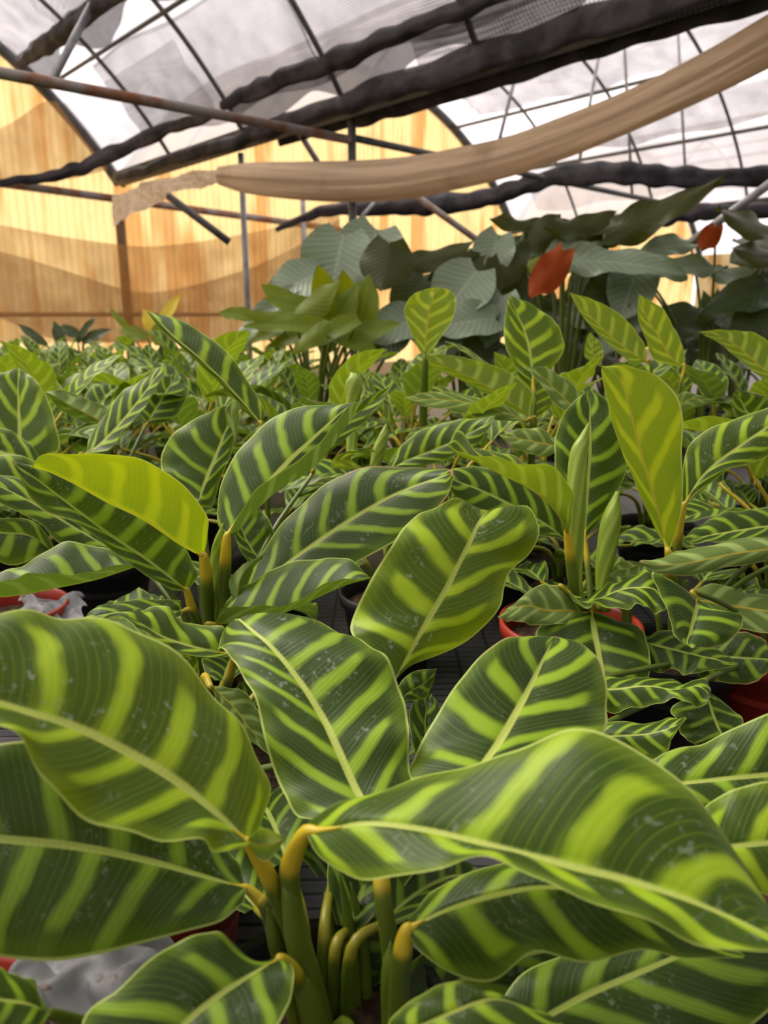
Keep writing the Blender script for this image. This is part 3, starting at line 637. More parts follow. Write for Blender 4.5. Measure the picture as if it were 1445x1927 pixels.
shoot(F_, [(530, 1655, .535), (545, 1690, .54), (560, 1770, .55), (590, 1870, .562), (612, 1960, .575)], [.0008, .0085, .0115, .0125, .0125], 'leaf_sheath', STEM, .75)
shoot(F_, [(502, 1708, .555), (515, 1750, .56), (530, 1810, .57), (560, 1920, .58)], [.0008, .0075, .0085, .009], 'leaf_sheath', STEM, .8)
shoot(F_, [(560, 1828, .53), (578, 1870, .54), (610, 1960, .55)], [.0008, .009, .012], 'leaf_sheath', STEM, .75)
shoot(F_, [(735, 1770, .55), (737, 1830, .555), (742, 1960, .57)], [.0008, .010, .012], 'leaf_sheath', STEM, .8)
for k, x in enumerate((668, 690, 640, 700)): shoot(F_, [(x - 30, 1640 + 20 * k, .62 + .01 * k), (x - 10, 1760, .62 + .01 * k), (x, 1960, .62 + .01 * k)], [.0008, .007, .009], 'leaf_sheath', STEM, .8)
hleaf(F_, '690,1975; 745,1840/790,1890/830,1960; 860,1755/930,1815/990,1905; 990,1735/1070,1780/1160,1870; 1130,1745/1200,1770/1270,1840; 1330,1790', [.60, .63, .66], .02, 0, bands=8, shade_tone=1.0, nl=30, ns=9)
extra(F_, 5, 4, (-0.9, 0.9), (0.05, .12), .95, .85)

# --- plant behind the front one
T_ = plant(400, 1345, .90, 'striped foliage plant with yellow leaf stalks crowded behind the nearest plant')
hleaf(T_, '440,1232; 400,1238/395,1225/415,1182; 345,1232/345,1212/350,1168; 300,1215/300,1195/300,1142; 265,1185/265,1172/270,1145; 240,1165/235,1158/240,1155; 205,1162', [.78, .75, .72], -.01, .03, bands=6, dust=.6, young=.1, amp=.004, nl=36, pet=[(440, 1232, .78), (432, 1275, .82), (415, 1345, .88)])
hleaf(T_, '360,1242; 330,1248/300,1215/270,1170; 290,1232/240,1187/240,1162; 178,1168', [.80, .79, .77], 0, .02, back=1, shade_tone=.2, bands=6, nl=20, ns=7)
hleaf(T_, '372,1300; 350,1262/345,1245/372,1240; 300,1240/320,1230/350,1225; 290,1225', [.82, .81, .80], 0, 0, bands=5, nl=16, ns=6)
hleaf(T_, '395,1290; 412,1325/440,1332/455,1300; 440,1372/470,1372/492,1350; 515,1425', [.80, .79, .78], -.01, .01, bands=7, shade_tone=.5, dust=.3, nl=24, ns=8, pet=[(395, 1290, .80), (385, 1275, .83), (392, 1330, .88)])
hleaf(T_, '735,1292; 705,1262/752,1265/772,1252; 672,1212/785,1205/828,1232; 660,1180/810,1160/890,1198; 690,1105/838,1112/938,1142; 725,1045/862,1065/958,1080; 765,985/885,1018/1002,1036; 805,957/900,985/1010,985; 862,950/912,968/975,948; 925,962',
      [.735, .77, .81, .86], -.005, .02, bands=7, dust=1.0, young=.42, amp=.006, nl=60, ns=14, brown=0, camber=.12, pet=[(735, 1292, .735), (722, 1335, .76), (690, 1410, .79), (600, 1480, .85)], pul=0)
hleaf(T_, '895,1475; 775,1470/910,1440/1000,1440; 778,1425/940,1395/1090,1410; 820,1350/968,1345/1138,1375; 868,1275/990,1305/1143,1325; 920,1220/1010,1265/1135,1265; 975,1198/1028,1228/1110,1218; 1045,1197',
      [.60, .66, .72, .78], 0, .012, bands=6.5, dust=.25, young=.03, amp=.002, nl=52, ns=13, brown=.35, pet=[(895, 1475, .60), (870, 1530, .61), (800, 1600, .66)], pul=0)
hleaf(T_, '750,1330; 745,1300/765,1305/775,1318; 775,1265/800,1285/805,1310; 822,1258', [.86, .90], 0, 0, shade_tone=.6, bands=5, brown=1.0, nl=20, ns=7)
hleaf(T_, '700,1440; 770,1420/790,1410/830,1400; 770,1340/800,1350/840,1350; 790,1310/805,1318/825,1325; 812,1305', [.86, .90], 0, 0, shade_tone=.75, bands=8, nl=24, ns=7)
extra(T_, 5, 11, (-0.9, 1.2), (.06, .14), .85, .7)

# --- right front plant (mostly beyond the frame)
G_ = plant(1570, 1560, .70, 'striped foliage plant cut by the right edge beside the nearest plant')
hleaf(G_, '1190,1500; 1240,1425/1250,1480/1260,1510; 1320,1398/1330,1469/1340,1530; 1400,1362/1420,1460/1430,1560; 1490,1330/1510,1452/1520,1560; 1570,1350/1590,1450/1590,1530; 1660,1450', [.66, .65, .64], .03, -.015, bands=6, dust=.8, shade_tone=.05, nl=40, ns=11)
hleaf(G_, '1290,1600; 1330,1515/1360,1595/1360,1640; 1400,1480/1430,1588/1430,1680; 1490,1470/1510,1580/1510,1690; 1580,1500/1590,1575/1590,1660; 1660,1570', [.54, .535, .53], .03, -.01, bands=5, young=.3, dust=.3, nl=36, ns=10)
extra(G_, 3, 21, (-2.5, 1.0), (.1, .2), .9, .5)

# --- left plant of the second row
S_ = plant(402, 1195, 1.14, 'striped foliage plant at left centre with a bright yellow-green folded leaf')
hleaf(S_, '383,1047; 372,1022/368,1040/390,1010; 345,1000/335,1022/388,970; 290,962/270,978/345,912; 215,930/200,944/275,868; 150,900/140,910/200,855; 105,884/95,888/130,853; 76,877/70,880/80,856; 58,880',
      [1.06, 1.03, .98, .95], .06, .01, back=1, young=1.0, bands=6.5, camber=.14, amp=.001, nl=48, ns=11, pet=[(383, 1047, 1.06), (388, 1090, 1.08), (392, 1165, 1.12)], pr=.0078, label='bright yellow-green folded leaf showing its underside')
hleaf(S_, '352,1113; 318,1107/330,1095/370,1085; 265,1078/275,1053/360,1050; 205,1030/210,1010/330,1000; 150,990/150,965/270,960; 85,960/95,922/200,920; 50,925/60,895/120,885; 22,868',
      [1.13, 1.10, 1.06, 1.03], -.02, .05, bands=9, dust=.6, shade_tone=.1, brown=.4, nl=44, ns=11, pet=[(352, 1113, 1.13), (362, 1150, 1.14), (378, 1195, 1.15)], pr=.0062)
hleaf(S_, '260,1062; 200,1045/190,1022/200,1000; 120,1028/110,975/110,935; 60,975/50,940/50,905; -10,940/-20,905/-20,892; -60,885', [1.24, 1.20, 1.17], -.01, .03, bands=8, dust=.3, nl=30)
hleaf(S_, '120,1062; 90,1042/60,1010/70,985; 10,1062/-10,1000/0,975; -80,980', [1.27, 1.25], 0, 0, bands=6, shade_tone=.15, nl=22, ns=7)
hleaf(S_, '262,1064; 240,1058/235,1072/240,1052; 175,1078/180,1090/210,1032; 120,1078/110,1105/130,1022; 55,1083/45,1118/60,1052; 0,1092/-10,1122/0,1080; -80,1112', [1.12, 1.08, 1.04], -.05, .05, bands=8, shade_tone=.2, dust=.2, camber=.1, nl=40, ns=10)
hleaf(S_, '375,948; 345,930/378,930/398,955; 305,885/390,900/415,900; 308,845/405,865/432,865; 345,800/418,830/440,830; 400,772/428,800/446,800; 440,760', [1.18, 1.22, 1.26], 0, .01, bands=7.5, dust=.2, young=.05, nl=42, ns=11, amp=.004, pet=[(375, 948, 1.18), (385, 1010, 1.18), (398, 1150, 1.17)], pul=0)
hleaf(S_, '443,845; 436,810/442,812/448,812; 425,782/436,780/450,775; 425,768/436,760/450,760; 442,752', [1.235, 1.23], .0, .0, back=1, young=.0, bands=1, nl=18, ns=6, camber=-.3, label='pale curled leaf tip')
hleaf(S_, '427,1012; 410,985/440,985/445,975; 410,935/468,950/480,925; 430,880/505,908/520,893; 465,828/545,865/565,862; 515,785/585,828/603,832; 575,765/620,795/632,792; 630,760/650,768/655,766; 672,757',
      [1.08, 1.10, 1.13, 1.15], .03, -.02, rb='427,1012;448,1002;488,957;534,917;582,888;617,851;650,806;666,776;672,757', rbd=.0, bands=8.5, dust=.15, camber=.08, amp=.0015, nl=54, ns=13, pet=[(427, 1012, 1.08), (424, 1060, 1.09), (420, 1165, 1.12)], pr=.0072)
hleaf(S_, '470,1145; 455,1105/480,1108/500,1128; 485,1055/530,1068/560,1100; 540,975/600,1018/640,1070; 605,915/670,972/720,1035; 680,883/740,932/780,990; 770,878/800,907/830,950; 830,882/838,894/850,920; 852,886',
      [1.10, 1.12, 1.12, 1.08], .05, -.03, bands=10, dust=.8, shade_tone=.15, brown=.8, nl=50, ns=12, amp=.003)
hleaf(S_, '403,1175; 430,1130/425,1172/425,1143; 470,1095/480,1168/470,1140; 530,1065/540,1150/535,1140; 600,1050/600,1122/600,1105; 655,1053/650,1100/650,1090; 697,1087', [1.04, 1.03, 1.02], .05, -.03, bands=8, dust=.2, camber=.08, amp=.002, nl=40, ns=10, shade_tone=.05)
hleaf(S_, '432,1165; 436,1128/445,1140/455,1135; 432,1092/450,1095/470,1085; 455,1065/468,1066/488,1056; 500,1040', [1.06, 1.08], 0, .02, back=1, bands=2, nl=18, ns=6)
hleaf(S_, '500,1078; 470,1060/485,1050/510,1040; 445,1020/465,1020/515,1000; 440,985/455,995/495,965; 450,958', [1.24, 1.26], 0, 0, bands=7, shade_tone=.3, nl=26)
hleaf(S_, '345,1150; 330,1165/320,1150/330,1128; 260,1178/260,1150/250,1130; 200,1178/200,1155/190,1140; 150,1168', [1.00, .97, .95], -.01, .02, bands=6, dust=.6, nl=30, shade_tone=.05)
hleaf(S_, '588,888; 600,860/605,850/620,850; 620,800/640,810/665,815; 650,772/672,778/690,790; 700,743/712,748/718,758; 737,726', [1.35, 1.32, 1.30], 0, -.01, back=0, bands=7, brown=.3, nl=24, ns=7, young=.1)
shoot(S_, [(405, 1175, 1.13), (408, 1110, 1.12), (410, 1050, 1.11), (414, 1015, 1.10), (420, 985, 1.095)], [.009, .011, .0115, .008, .001])
shoot(S_, [(388, 1175, 1.15), (378, 1100, 1.15)], [.007, .006], 'leaf_sheath', STEM); shoot(S_, [(418, 1175, 1.15), (432, 1100, 1.16)], [.007, .005], 'leaf_sheath', STEM)
extra(S_, 6, 31, (-1.9, 1.9), (.07, .16), .95, .55)

# --- right plants of the second row
R_ = plant(1075, 1140, 1.27, 'striped foliage plant right of centre with rolled spears, standing in a red pot', True, 1.15, True)
hleaf(R_, '1100,1012; 1075,965/1103,975/1125,985; 1048,900/1106,910/1160,930; 1043,840/1110,850/1182,870; 1055,790/1110,800/1175,800; 1080,755/1110,765/1145,755; 1108,733', [1.23, 1.26, 1.29], 0, 0, bands=8, dust=.2, nl=44, ns=11, amp=.003, pet=[(1100, 1012, 1.23), (1105, 1060, 1.22), (1110, 1150, 1.20)])
shoot(R_, [(1086, 1150, 1.16), (1082, 1080, 1.155), (1084, 950, 1.15), (1088, 860, 1.15), (1098, 825, 1.15), (1108, 796, 1.15)], [.012, .012, .015, .014, .008, .001])
shoot(R_, [(1135, 1150, 1.19), (1138, 1060, 1.19), (1150, 980, 1.19), (1162, 925, 1.19)], [.014, .018, .019, .004], flat=.8)
hleaf(R_, '1068,1005; 1078,960/1060,985/1070,950; 1075,925/1035,950/1040,900; 1030,872/995,918/990,870; 985,874/945,893/945,855; 915,860/900,870/895,838; 865,848/865,856/862,812; 842,838', [1.12, 1.08, 1.04, 1.01], -.03, .04, young=.45, bands=9, camber=.1, amp=.003, nl=46, ns=10, pet=[(1068, 1005, 1.12), (1073, 1050, 1.13), (1080, 1130, 1.15)], pr=.0068)
hleaf(R_, '1072,1022; 1040,1012/1030,990/1045,950; 960,1002/970,955/990,905; 900,975/910,925/925,880; 860,940/860,905/870,880; 825,890', [1.26, 1.24, 1.22], -.01, .03, bands=9, dust=.3, nl=36, shade_tone=.1)
hleaf(R_, '1098,1155; 1075,1172/1070,1150/1070,1112; 1025,1176/1030,1150/1030,1098; 985,1173/990,1140/995,1112; 955,1167/960,1150/965,1138; 937,1162', [1.13, 1.09, 1.05], -.02, .02, back=1, bands=7, camber=-.2, nl=30, shade_tone=.4, brown=.4)
hleaf(R_, '1066,1112; 1090,1122/1095,1132/1100,1142; 1130,1112/1130,1125/1135,1142; 1160,1093/1165,1110/1185,1142; 1200,1080/1200,1105/1215,1143; 1235,1087/1235,1110/1240,1152; 1254,1145', [1.12, 1.09, 1.06], .04, -.03, bands=8, dust=.2, amp=.005, nl=36, young=.1)
hleaf(R_, '1114,1150; 1190,1175/1117,1175/1018,1178; 1216,1200/1122,1205/1010,1215; 1223,1240/1130,1245/1020,1260; 1215,1285/1140,1290/1050,1300; 1150,1340', [1.12, 1.07, 1.0], 0, 0, bands=6, dust=.7, shade_tone=.35, nl=32)
shoot(R_, [(1180, 1200, 1.2), (1178, 1120, 1.2)], [.009, .007], 'leaf_sheath', STEM)
extra(R_, 5, 41, (-1.2, 0.9), (.08, .16), .95, .55)
Q_ = plant(1275, 1165, 1.22, 'striped foliage plant with one tall translucent yellow-green leaf at right')
hleaf(Q_, '1258,1042; 1238,1005/1248,1010/1272,1005; 1215,955/1238,965/1283,940; 1185,890/1220,905/1284,870; 1162,825/1203,845/1285,790; 1145,765/1188,785/1272,745; 1133,715/1172,730/1240,708; 1132,693/1150,697/1185,690; 1132,689', [1.13, 1.14, 1.16], 0, .02, back=1, young=1.0, bands=5.5, camber=.12, amp=.002, nl=48, ns=12, brown=.15, pet=[(1258, 1042, 1.13), (1262, 1080, 1.15), (1270, 1150, 1.2)], pr=.0072, label='tall yellow-green leaf seen from its underside')
hleaf(Q_, '1285,957; 1285,890/1310,912/1330,915; 1295,840/1345,875/1370,885; 1340,805/1395,838/1420,868; 1410,778/1450,800/1480,840; 1480,760/1510,770/1530,800; 1570,740', [1.18, 1.16, 1.14], .03, -.01, bands=9, dust=.5, young=.2, nl=40, ns=11, pet=[(1285, 957, 1.18), (1275, 1020, 1.19), (1272, 1140, 1.21)], pr=.0062)
hleaf(Q_, '1520,985; 1450,1012/1450,990/1450,957; 1380,1018/1380,1000/1380,962; 1320,1022/1320,1010/1320,985; 1283,1018', [1.16, 1.13], -.02, .03, bands=8, dust=.3, nl=28)
hleaf(Q_, '1520,1030; 1445,1054/1445,1035/1445,1013; 1370,1068/1370,1045/1370,1018; 1300,1082/1300,1060/1290,1035; 1240,1080/1240,1065/1240,1050; 1203,1058', [1.08, 1.06], 0, .03, back=1, bands=6, camber=-.3, nl=30, brown=.5, shade_tone=.1)
hleaf(Q_, '1280,1130; 1300,1112/1310,1130/1330,1150; 1355,1100/1370,1140/1390,1180; 1420,1118/1440,1150/1450,1195; 1490,1130/1500,1160/1510,1200; 1560,1180', [1.14, 1.12, 1.10], .03, -.02, back=1, bands=6, camber=-.15, nl=30)
hleaf(Q_, '1215,1060; 1195,1085/1180,1070/1180,1055; 1160,1085/1155,1075/1160,1062; 1145,1085', [1.16, 1.14], 0, 0, shade_tone=.4, bands=4, brown=1, nl=18, ns=6, back=1)
extra(Q_, 4, 51, (-1.4, 0.6), (.1, .2), .95, .5)
W_ = plant(1445, 1262, 1.24, 'striped foliage plant with pale curled leaves in the red pot at right edge', True, 1.05, True)
hleaf(W_, '1310,1126; 1350,1148/1312,1142/1228,1078; 1396,1158/1305,1163/1240,1112; 1393,1185/1298,1188/1260,1165; 1358,1213/1292,1208/1272,1200; 1302,1220', [1.03, 1.0, .97], 0, 0, bands=5, dust=.3, brown=.45, young=0, nl=32, ns=10, amp=.002, camber=.2)
hleaf(W_, '1200,1205; 1250,1187/1240,1215/1230,1262; 1310,1200/1300,1230/1270,1260; 1350,1220/1345,1240/1300,1270; 1388,1250', [1.10, 1.06, 1.03], .02, -.01, bands=7, shade_tone=.7, nl=26)
hleaf(W_, '1285,1235; 1350,1200/1340,1235/1325,1277; 1400,1190/1400,1238/1390,1287; 1440,1205/1438,1240/1430,1280; 1452,1238', [1.12, 1.08, 1.06], .02, -.01, bands=6, shade_tone=.4, brown=1, nl=28)
hleaf(W_, '1100,1290; 1140,1272/1145,1297/1145,1340; 1220,1277/1215,1290/1200,1333; 1285,1285/1270,1297/1250,1318; 1312,1279/1310,1290/1290,1322; 1338,1292/1330,1300/1322,1328; 1336,1312', [.95, .92, .90], .03, -.01, bands=8, dust=.1, amp=.004, nl=34)
hleaf(W_, '1090,1392; 1145,1360/1150,1385/1160,1432; 1220,1360/1220,1380/1230,1432; 1275,1350/1270,1365/1260,1400; 1291,1351', [.86, .83, .81], .02, -.01, bands=8, dust=.1, nl=28, brown=.2)
hleaf(W_, '1330,1298; 1365,1325/1340,1335/1265,1330; 1398,1355/1350,1365/1275,1362; 1370,1392/1360,1390/1290,1392; 1330,1410', [.98, .95], 0, 0, bands=6, nl=26, shade_tone=.1, brown=.3)
extra(W_, 3, 61, (-2.0, 0.4), (.08, .14), .8, .6)

# --- plants of the third row whose single leaves can be told apart
A_ = plant(36, 900, 1.62, 'striped foliage plant at the left edge with a tall banded leaf facing forward')
hleaf(A_, '40,890; -30,850/38,845/108,850; -40,780/37,800/103,790; -20,730/35,760/80,733; 0,705/34,722/55,705; 33,692', [1.58, 1.62, 1.66], 0, 0, bands=6, young=.3, dust=.1, nl=36, ns=10, pet=[(40, 890, 1.58), (42, 960, 1.6)])
hleaf(A_, '90,880; 60,885/40,860/50,830; 0,880/-10,845/0,805; -80,800', [1.52, 1.50], -.02, .02, bands=6, young=.15, nl=22, ns=7)
hleaf(A_, '100,920; 60,940/50,910/70,870; 0,950/-10,905/0,855; -80,880', [1.48, 1.46], -.02, .02, bands=6, young=.25, nl=22, ns=7)
extra(A_, 5, 71, (-1.6, 1.6), (.12, .24), .95, .3)
Bp = plant(185, 890, 1.66, 'striped foliage plant with a folded upright leaf, second from the left edge')
hleaf(Bp, '160,855; 172,820/185,838/200,850; 205,765/222,802/232,814; 245,727/258,757/270,767; 285,702/290,713/298,723; 311,683', [1.55, 1.58, 1.60], .03, -.02, bands=9, young=.1, dust=.1, nl=36, rb='160,855;205,845;240,805;280,757;305,715;311,683', rbd=-.01)
hleaf(Bp, '205,802; 170,800/175,785/205,770; 120,775/125,760/165,752; 95,750/100,745/120,735; 83,738', [1.70, 1.68], .02, .02, back=1, bands=6, nl=26)
hleaf(Bp, '275,800; 250,765/290,775/325,790; 270,730/305,750/345,760; 295,712/318,728/355,735; 318,706/325,715/345,715; 330,702', [1.80, 1.84], 0, 0, bands=8, dust=.1, nl=30, young=.05)
extra(Bp, 6, 81, (-1.6, 1.6), (.12, .24), .95, .3)
Cp = plant(500, 880, 1.6, 'striped foliage plant with one long arching banded leaf rising left of centre')
hleaf(Cp, '492,800; 465,778/475,778/497,770; 412,720/425,722/465,715; 357,668/370,670/430,665; 312,628/325,632/380,625; 288,602/300,605/330,600; 275,585', [1.52, 1.54, 1.58], .02, .02, bands=7, young=.12, dust=.2, nl=44, ns=10, pet=[(492, 800, 1.52), (500, 870, 1.55)])
extra(Cp, 6, 91, (-1.6, 1.6), (.1, .22), .95, .3)
Dp = plant(797, 800, 2.0, 'striped foliage plant with one upright young leaf like a paddle')
hleaf(Dp, '800,678; 780,642/800,645/825,642; 761,590/805,600/852,600; 768,565/812,570/858,565; 790,547/818,552/850,550; 826,540', [1.92, 1.94], 0, 0, back=1, young=.75, bands=7, nl=34, ns=9, camber=.12, pet=[(800, 678, 1.92), (798, 730, 1.95), (796, 800, 2.0)], pr=.009, pul=0)
extra(Dp, 6, 101, (-2.5, 2.5), (.14, .26), 1, .2)
Ep = plant(1005, 830, 1.72, 'striped foliage plant with a bright banded leaf standing tall above folded ones')
hleaf(Ep, '1003,722; 975,697/1000,692/1035,697; 950,650/995,655/1062,655; 950,600/985,620/1050,615; 955,570/970,585/1018,582; 959,556', [1.72, 1.74, 1.76], 0, 0, bands=7, young=.45, dust=.1, nl=36, ns=10, amp=.004, pet=[(1003, 722, 1.72), (1005, 800, 1.72)])
hleaf(Ep, '1005,792; 962,745/1003,752/1048,752; 960,705/1000,720/1045,722; 1000,690', [1.735, 1.74], 0, 0, bands=7, young=.4, nl=26)
hleaf(Ep, '1000,787; 965,770/970,765/1005,745; 900,732/905,722/965,705; 850,707/850,695/905,680; 815,690/815,678/840,668; 799,668', [1.64, 1.62, 1.60], .02, .01, back=1, young=.35, bands=9, nl=34, ns=9, camber=.1)
hleaf(Ep, '990,792; 930,790/930,770/940,757; 860,775/860,755/850,740; 800,765/800,752/810,737; 762,748', [1.58, 1.55], -.01, .01, back=1, young=.15, bands=8, nl=30, brown=.5, camber=-.15)
extra(Ep, 5, 111, (-1.6, 1.6), (.1, .2), .95, .3)
Fp = plant(1090, 850, 1.5, 'striped foliage plant with pale rolled-back leaves behind the rolled spears')
hleaf(Fp, '1092,778; 1060,772/1065,755/1090,740; 1030,742/1035,725/1060,710; 1005,706/1008,700/1025,692; 984,691', [1.52, 1.50], -.02, 0, back=1, bands=5, nl=26, camber=-.3, shade_tone=.15)
hleaf(Fp, '1062,842; 1020,860/1020,835/1020,808; 970,842/970,825/975,808; 939,819', [1.40, 1.38], -.01, .01, back=1, bands=6, nl=26, camber=-.2, young=.1)
hleaf(Fp, '1250,800; 1280,740/1290,755/1290,770; 1320,745/1325,752/1320,762; 1345,752', [1.60, 1.6], 0, 0, back=1, bands=6, nl=20, ns=7, camber=-.2)
extra(Fp, 5, 121, (-1.6, 1.6), (.1, .2), .9, .35)
Gp = plant(1250, 790, 1.92, 'striped foliage plant with two pointed young leaves leaning left')
hleaf(Gp, '1217,682; 1185,682/1190,665/1213,650; 1140,642/1150,635/1190,615; 1105,607/1115,600/1150,580; 1085,577/1090,575/1110,562; 1071,550', [1.88, 1.86], 0, 0, back=1, young=.55, bands=8, nl=34, ns=9, camber=.1)
hleaf(Gp, '1287,692; 1235,680/1262,672/1288,665; 1215,640/1240,635/1270,620; 1200,592/1215,595/1245,580; 1202,553', [1.90, 1.92], 0, 0, back=1, young=.8, bands=7, nl=32, ns=9, camber=.1, pet=[(1287, 692, 1.90), (1270, 780, 1.92)])
hleaf(Gp, '1130,690; 1100,670/1115,665/1135,665; 1105,635/1115,640/1130,645; 1110,625', [1.98, 2.0], 0, 0, back=1, young=.6, bands=7, nl=18, ns=6)
extra(Gp, 5, 131, (-1.6, 1.6), (.12, .26), .95, .25)
Hp = plant(1470, 830, 1.72, 'striped foliage plant at right edge with a drooping bright banded leaf')
hleaf(Hp, '1470,725; 1420,702/1430,690/1470,668; 1380,667/1390,655/1430,632; 1345,641/1350,632/1380,621; 1312,624', [1.70, 1.68], 0, .01, back=1, young=.5, bands=9, nl=32, ns=9, camber=.1)
hleaf(Hp, '1460,815; 1390,792/1410,780/1450,760; 1378,752/1395,755/1430,742; 1384,734', [1.62, 1.6], 0, 0, bands=7, nl=24, brown=.9, dust=.2)
extra(Hp, 5, 141, (-1.6, 1.6), (.12, .24), .95, .3)
Ip = plant(735, 930, 1.45, 'striped foliage plant with a yellowing spotted young shoot near the picture centre')
hleaf(Ip, '728,887; 745,850/762,868/770,884; 795,808/815,848/830,868; 850,793/865,825/880,848; 900,786/905,803/915,817; 931,783', [1.44, 1.42, 1.40], .02, -.01, bands=9, dust=.1, young=.12, nl=36, ns=10)
hleaf(Ip, '690,885; 625,880/640,870/660,862; 640,855/660,848/690,845; 710,850', [1.36, 1.35], 0, 0, young=.6, bands=4, brown=.5, nl=20, ns=7, back=1)
shoot(Ip, [(705, 880, 1.38), (712, 850, 1.38), (722, 820, 1.38), (727, 797, 1.38)], [.010, .012, .009, .001])
shoot(Ip, [(662, 880, 1.55), (662, 780, 1.55), (666, 720, 1.55), (660, 700, 1.55)], [.012, .012, .018, .001])
extra(Ip, 6, 151, (-1.8, 1.8), (.08, .18), .95, .4)

# ------------------------------------------------------------------ bags of soil and plastic at the front left
def plastic(org, pts, label, seed):
    rng = random.Random(seed); V, F, U = [], [], []; n = 26
    c = [Vector(p) - org for p in pts]
    for i in range(n + 1):
        for j in range(n + 1):
            a, b = i / n, j / n
            p = c[0].lerp(c[1], a).lerp(c[3].lerp(c[2], a), b)
            p.z += 0.010 * sin(a * 7 + b * 3 + seed) + 0.005 * sin(a * 12 - b * 9) + 0.003 * sin(b * 19 + a * 5) + rng.uniform(-.0008, .0008) + 0.02 * sin(pi * a) * sin(pi * b)
            p.x += 0.006 * sin(b * 14 + seed); p.y += 0.006 * sin(a * 16)
            V.append(p); U.append((a, b))
    for i in range(n):
        for j in range(n): k = i * (n + 1) + j; F.append((k, k + n + 1, k + n + 2, k + 1))
    o = link('plastic_bag', mesh('plastic_bag', V, F, PLAS, U), None, org); o.modifiers.new('t', 'SOLIDIFY').thickness = .002; return tag(o, label, 'plastic bag')
plastic(P(170, 1830, .56), [P(20, 1920, .50), P(290, 1930, .52), P(320, 1750, .62), P(30, 1745, .63)], 'crumpled grey plastic bag with soil crumbs at lower left', 1)
plastic(P(90, 1150, 1.42), [P(40, 1185, 1.36), P(160, 1185, 1.36), P(160, 1125, 1.48), P(40, 1125, 1.48)], 'small grey plastic sheet beside the red pot at left', 5)
q = P(-20, 1850, .52); e = empty('flower_pot', (q.x - .06, q.y, 0), 'red pot of bare brown soil at the lower left corner', 'pot'); add_pot(e, 1.0, True)
q = P(285, 1765, .70); e = empty('flower_pot', (q.x - .02, q.y + .07, 0), 'red pot half hidden under the dark leaf at lower left', 'pot'); add_pot(e, 1.0, True)
q = P(20, 1150, 1.42); e = empty('flower_pot', (q.x, q.y, 0), 'red pot behind leaves at the left edge', 'pot'); add_pot(e, 1.0, True)
#PART3
# ------------------------------------------------------------------ rows of smaller plants
rng = random.Random(5)
taken = [o.location.copy() for o in C.objects if o.get('category') == 'plant']
protos = []
for k in range(5): protos.append(gspec(random.Random(100 + k), 11, 0.98))
near_proto = {}; far_proto = {}
def far_mesh(k):
    if k not in far_proto:
        acc = ([], [], []); st = ([], [], [])
        for sp in protos[k]:
            b, p = gleaf_parts(sp, 12, 4); add_mesh(acc, b); add_mesh(st, p)
        far_proto[k] = (mesh('leaves', *acc[:2], LEAF, acc[2]), mesh('stalks', *st[:2], STEM, st[2]))
    return far_proto[k]
NEARLAB = ['striped foliage plant squeezed between the larger plants of the middle rows', 'striped foliage plants in the middle rows']
spots = []
row = 0; y = 1.42
while y < 5.4:
    half = 0.52 * y + 0.5; x = -half + (0.17 if row % 2 else 0)
    while x < half:
        spots.append((x + rng.uniform(-.04, .04), y + rng.uniform(-.04, .04), row)); x += 0.34
    y += 0.33 if y < 3 else 0.40; row += 1
zone_n = {}
for (x, y, row) in spots:
    if any((Vector((x, y, 0)) - t).length < 0.21 for t in taken): continue
    if x > 0.25 and y > 2.75: continue                     # the big-leaved plants stand there
    if x > -0.55 and y > 3.3: continue
    k = rng.randrange(5); s = rng.uniform(.86, 1.0) * (1.0 if y < 2.6 else .97); rz = rng.uniform(0, 6.28)
    if y < 2.3:
        key = k
        side = 'left of the picture centre' if x < -.25 else ('right of the picture centre' if x > .35 else 'near the picture centre')
        lab = 'leafy striped plant wedged between bigger ones in the middle rows, ' + side; grp = 'striped plants of the middle rows ' + side
        if key not in near_proto:
            e = gplant_near(KIND, (x, y, 0), protos[k], lab, CAT, grp, True); near_proto[key] = e
            near_proto[(key, 'kids')] = [(c, list(c.children)) for c in e.children]
        else:
            src = near_proto[key]; e = src.copy(); C.objects.link(e); e.location = (x, y, 0); e['label'] = lab; e['group'] = grp
            for c, gs in near_proto[(key, 'kids')]:
                c2_ = c.copy(); C.objects.link(c2_); c2_.parent = e
                for g in gs: g2 = g.copy(); C.objects.link(g2); g2.parent = c2_
        e.rotation_euler = (0, 0, rz); e.scale = (s,) * 3
    else:
        m1, m2 = far_mesh(k)
        band = 'the far rows before the yellow wall' if y > 3.6 else 'the rows halfway to the yellow wall'
        e = empty(KIND, (x, y, 0), 'small blurred striped plant in ' + band, CAT, 'striped plants in ' + band)
        o = link('leaves', m1, e); leaf_props(o, rng.choice((0, 0, .1, .3)), .2, .4, 7.0, rng.uniform(.1, .4)); o['kind'] = 'stuff'
        o2 = link('stalks', m2, e); o2['pulvinus'] = 1.0
        e.rotation_euler = (0, 0, rz); e.scale = (s,) * 3

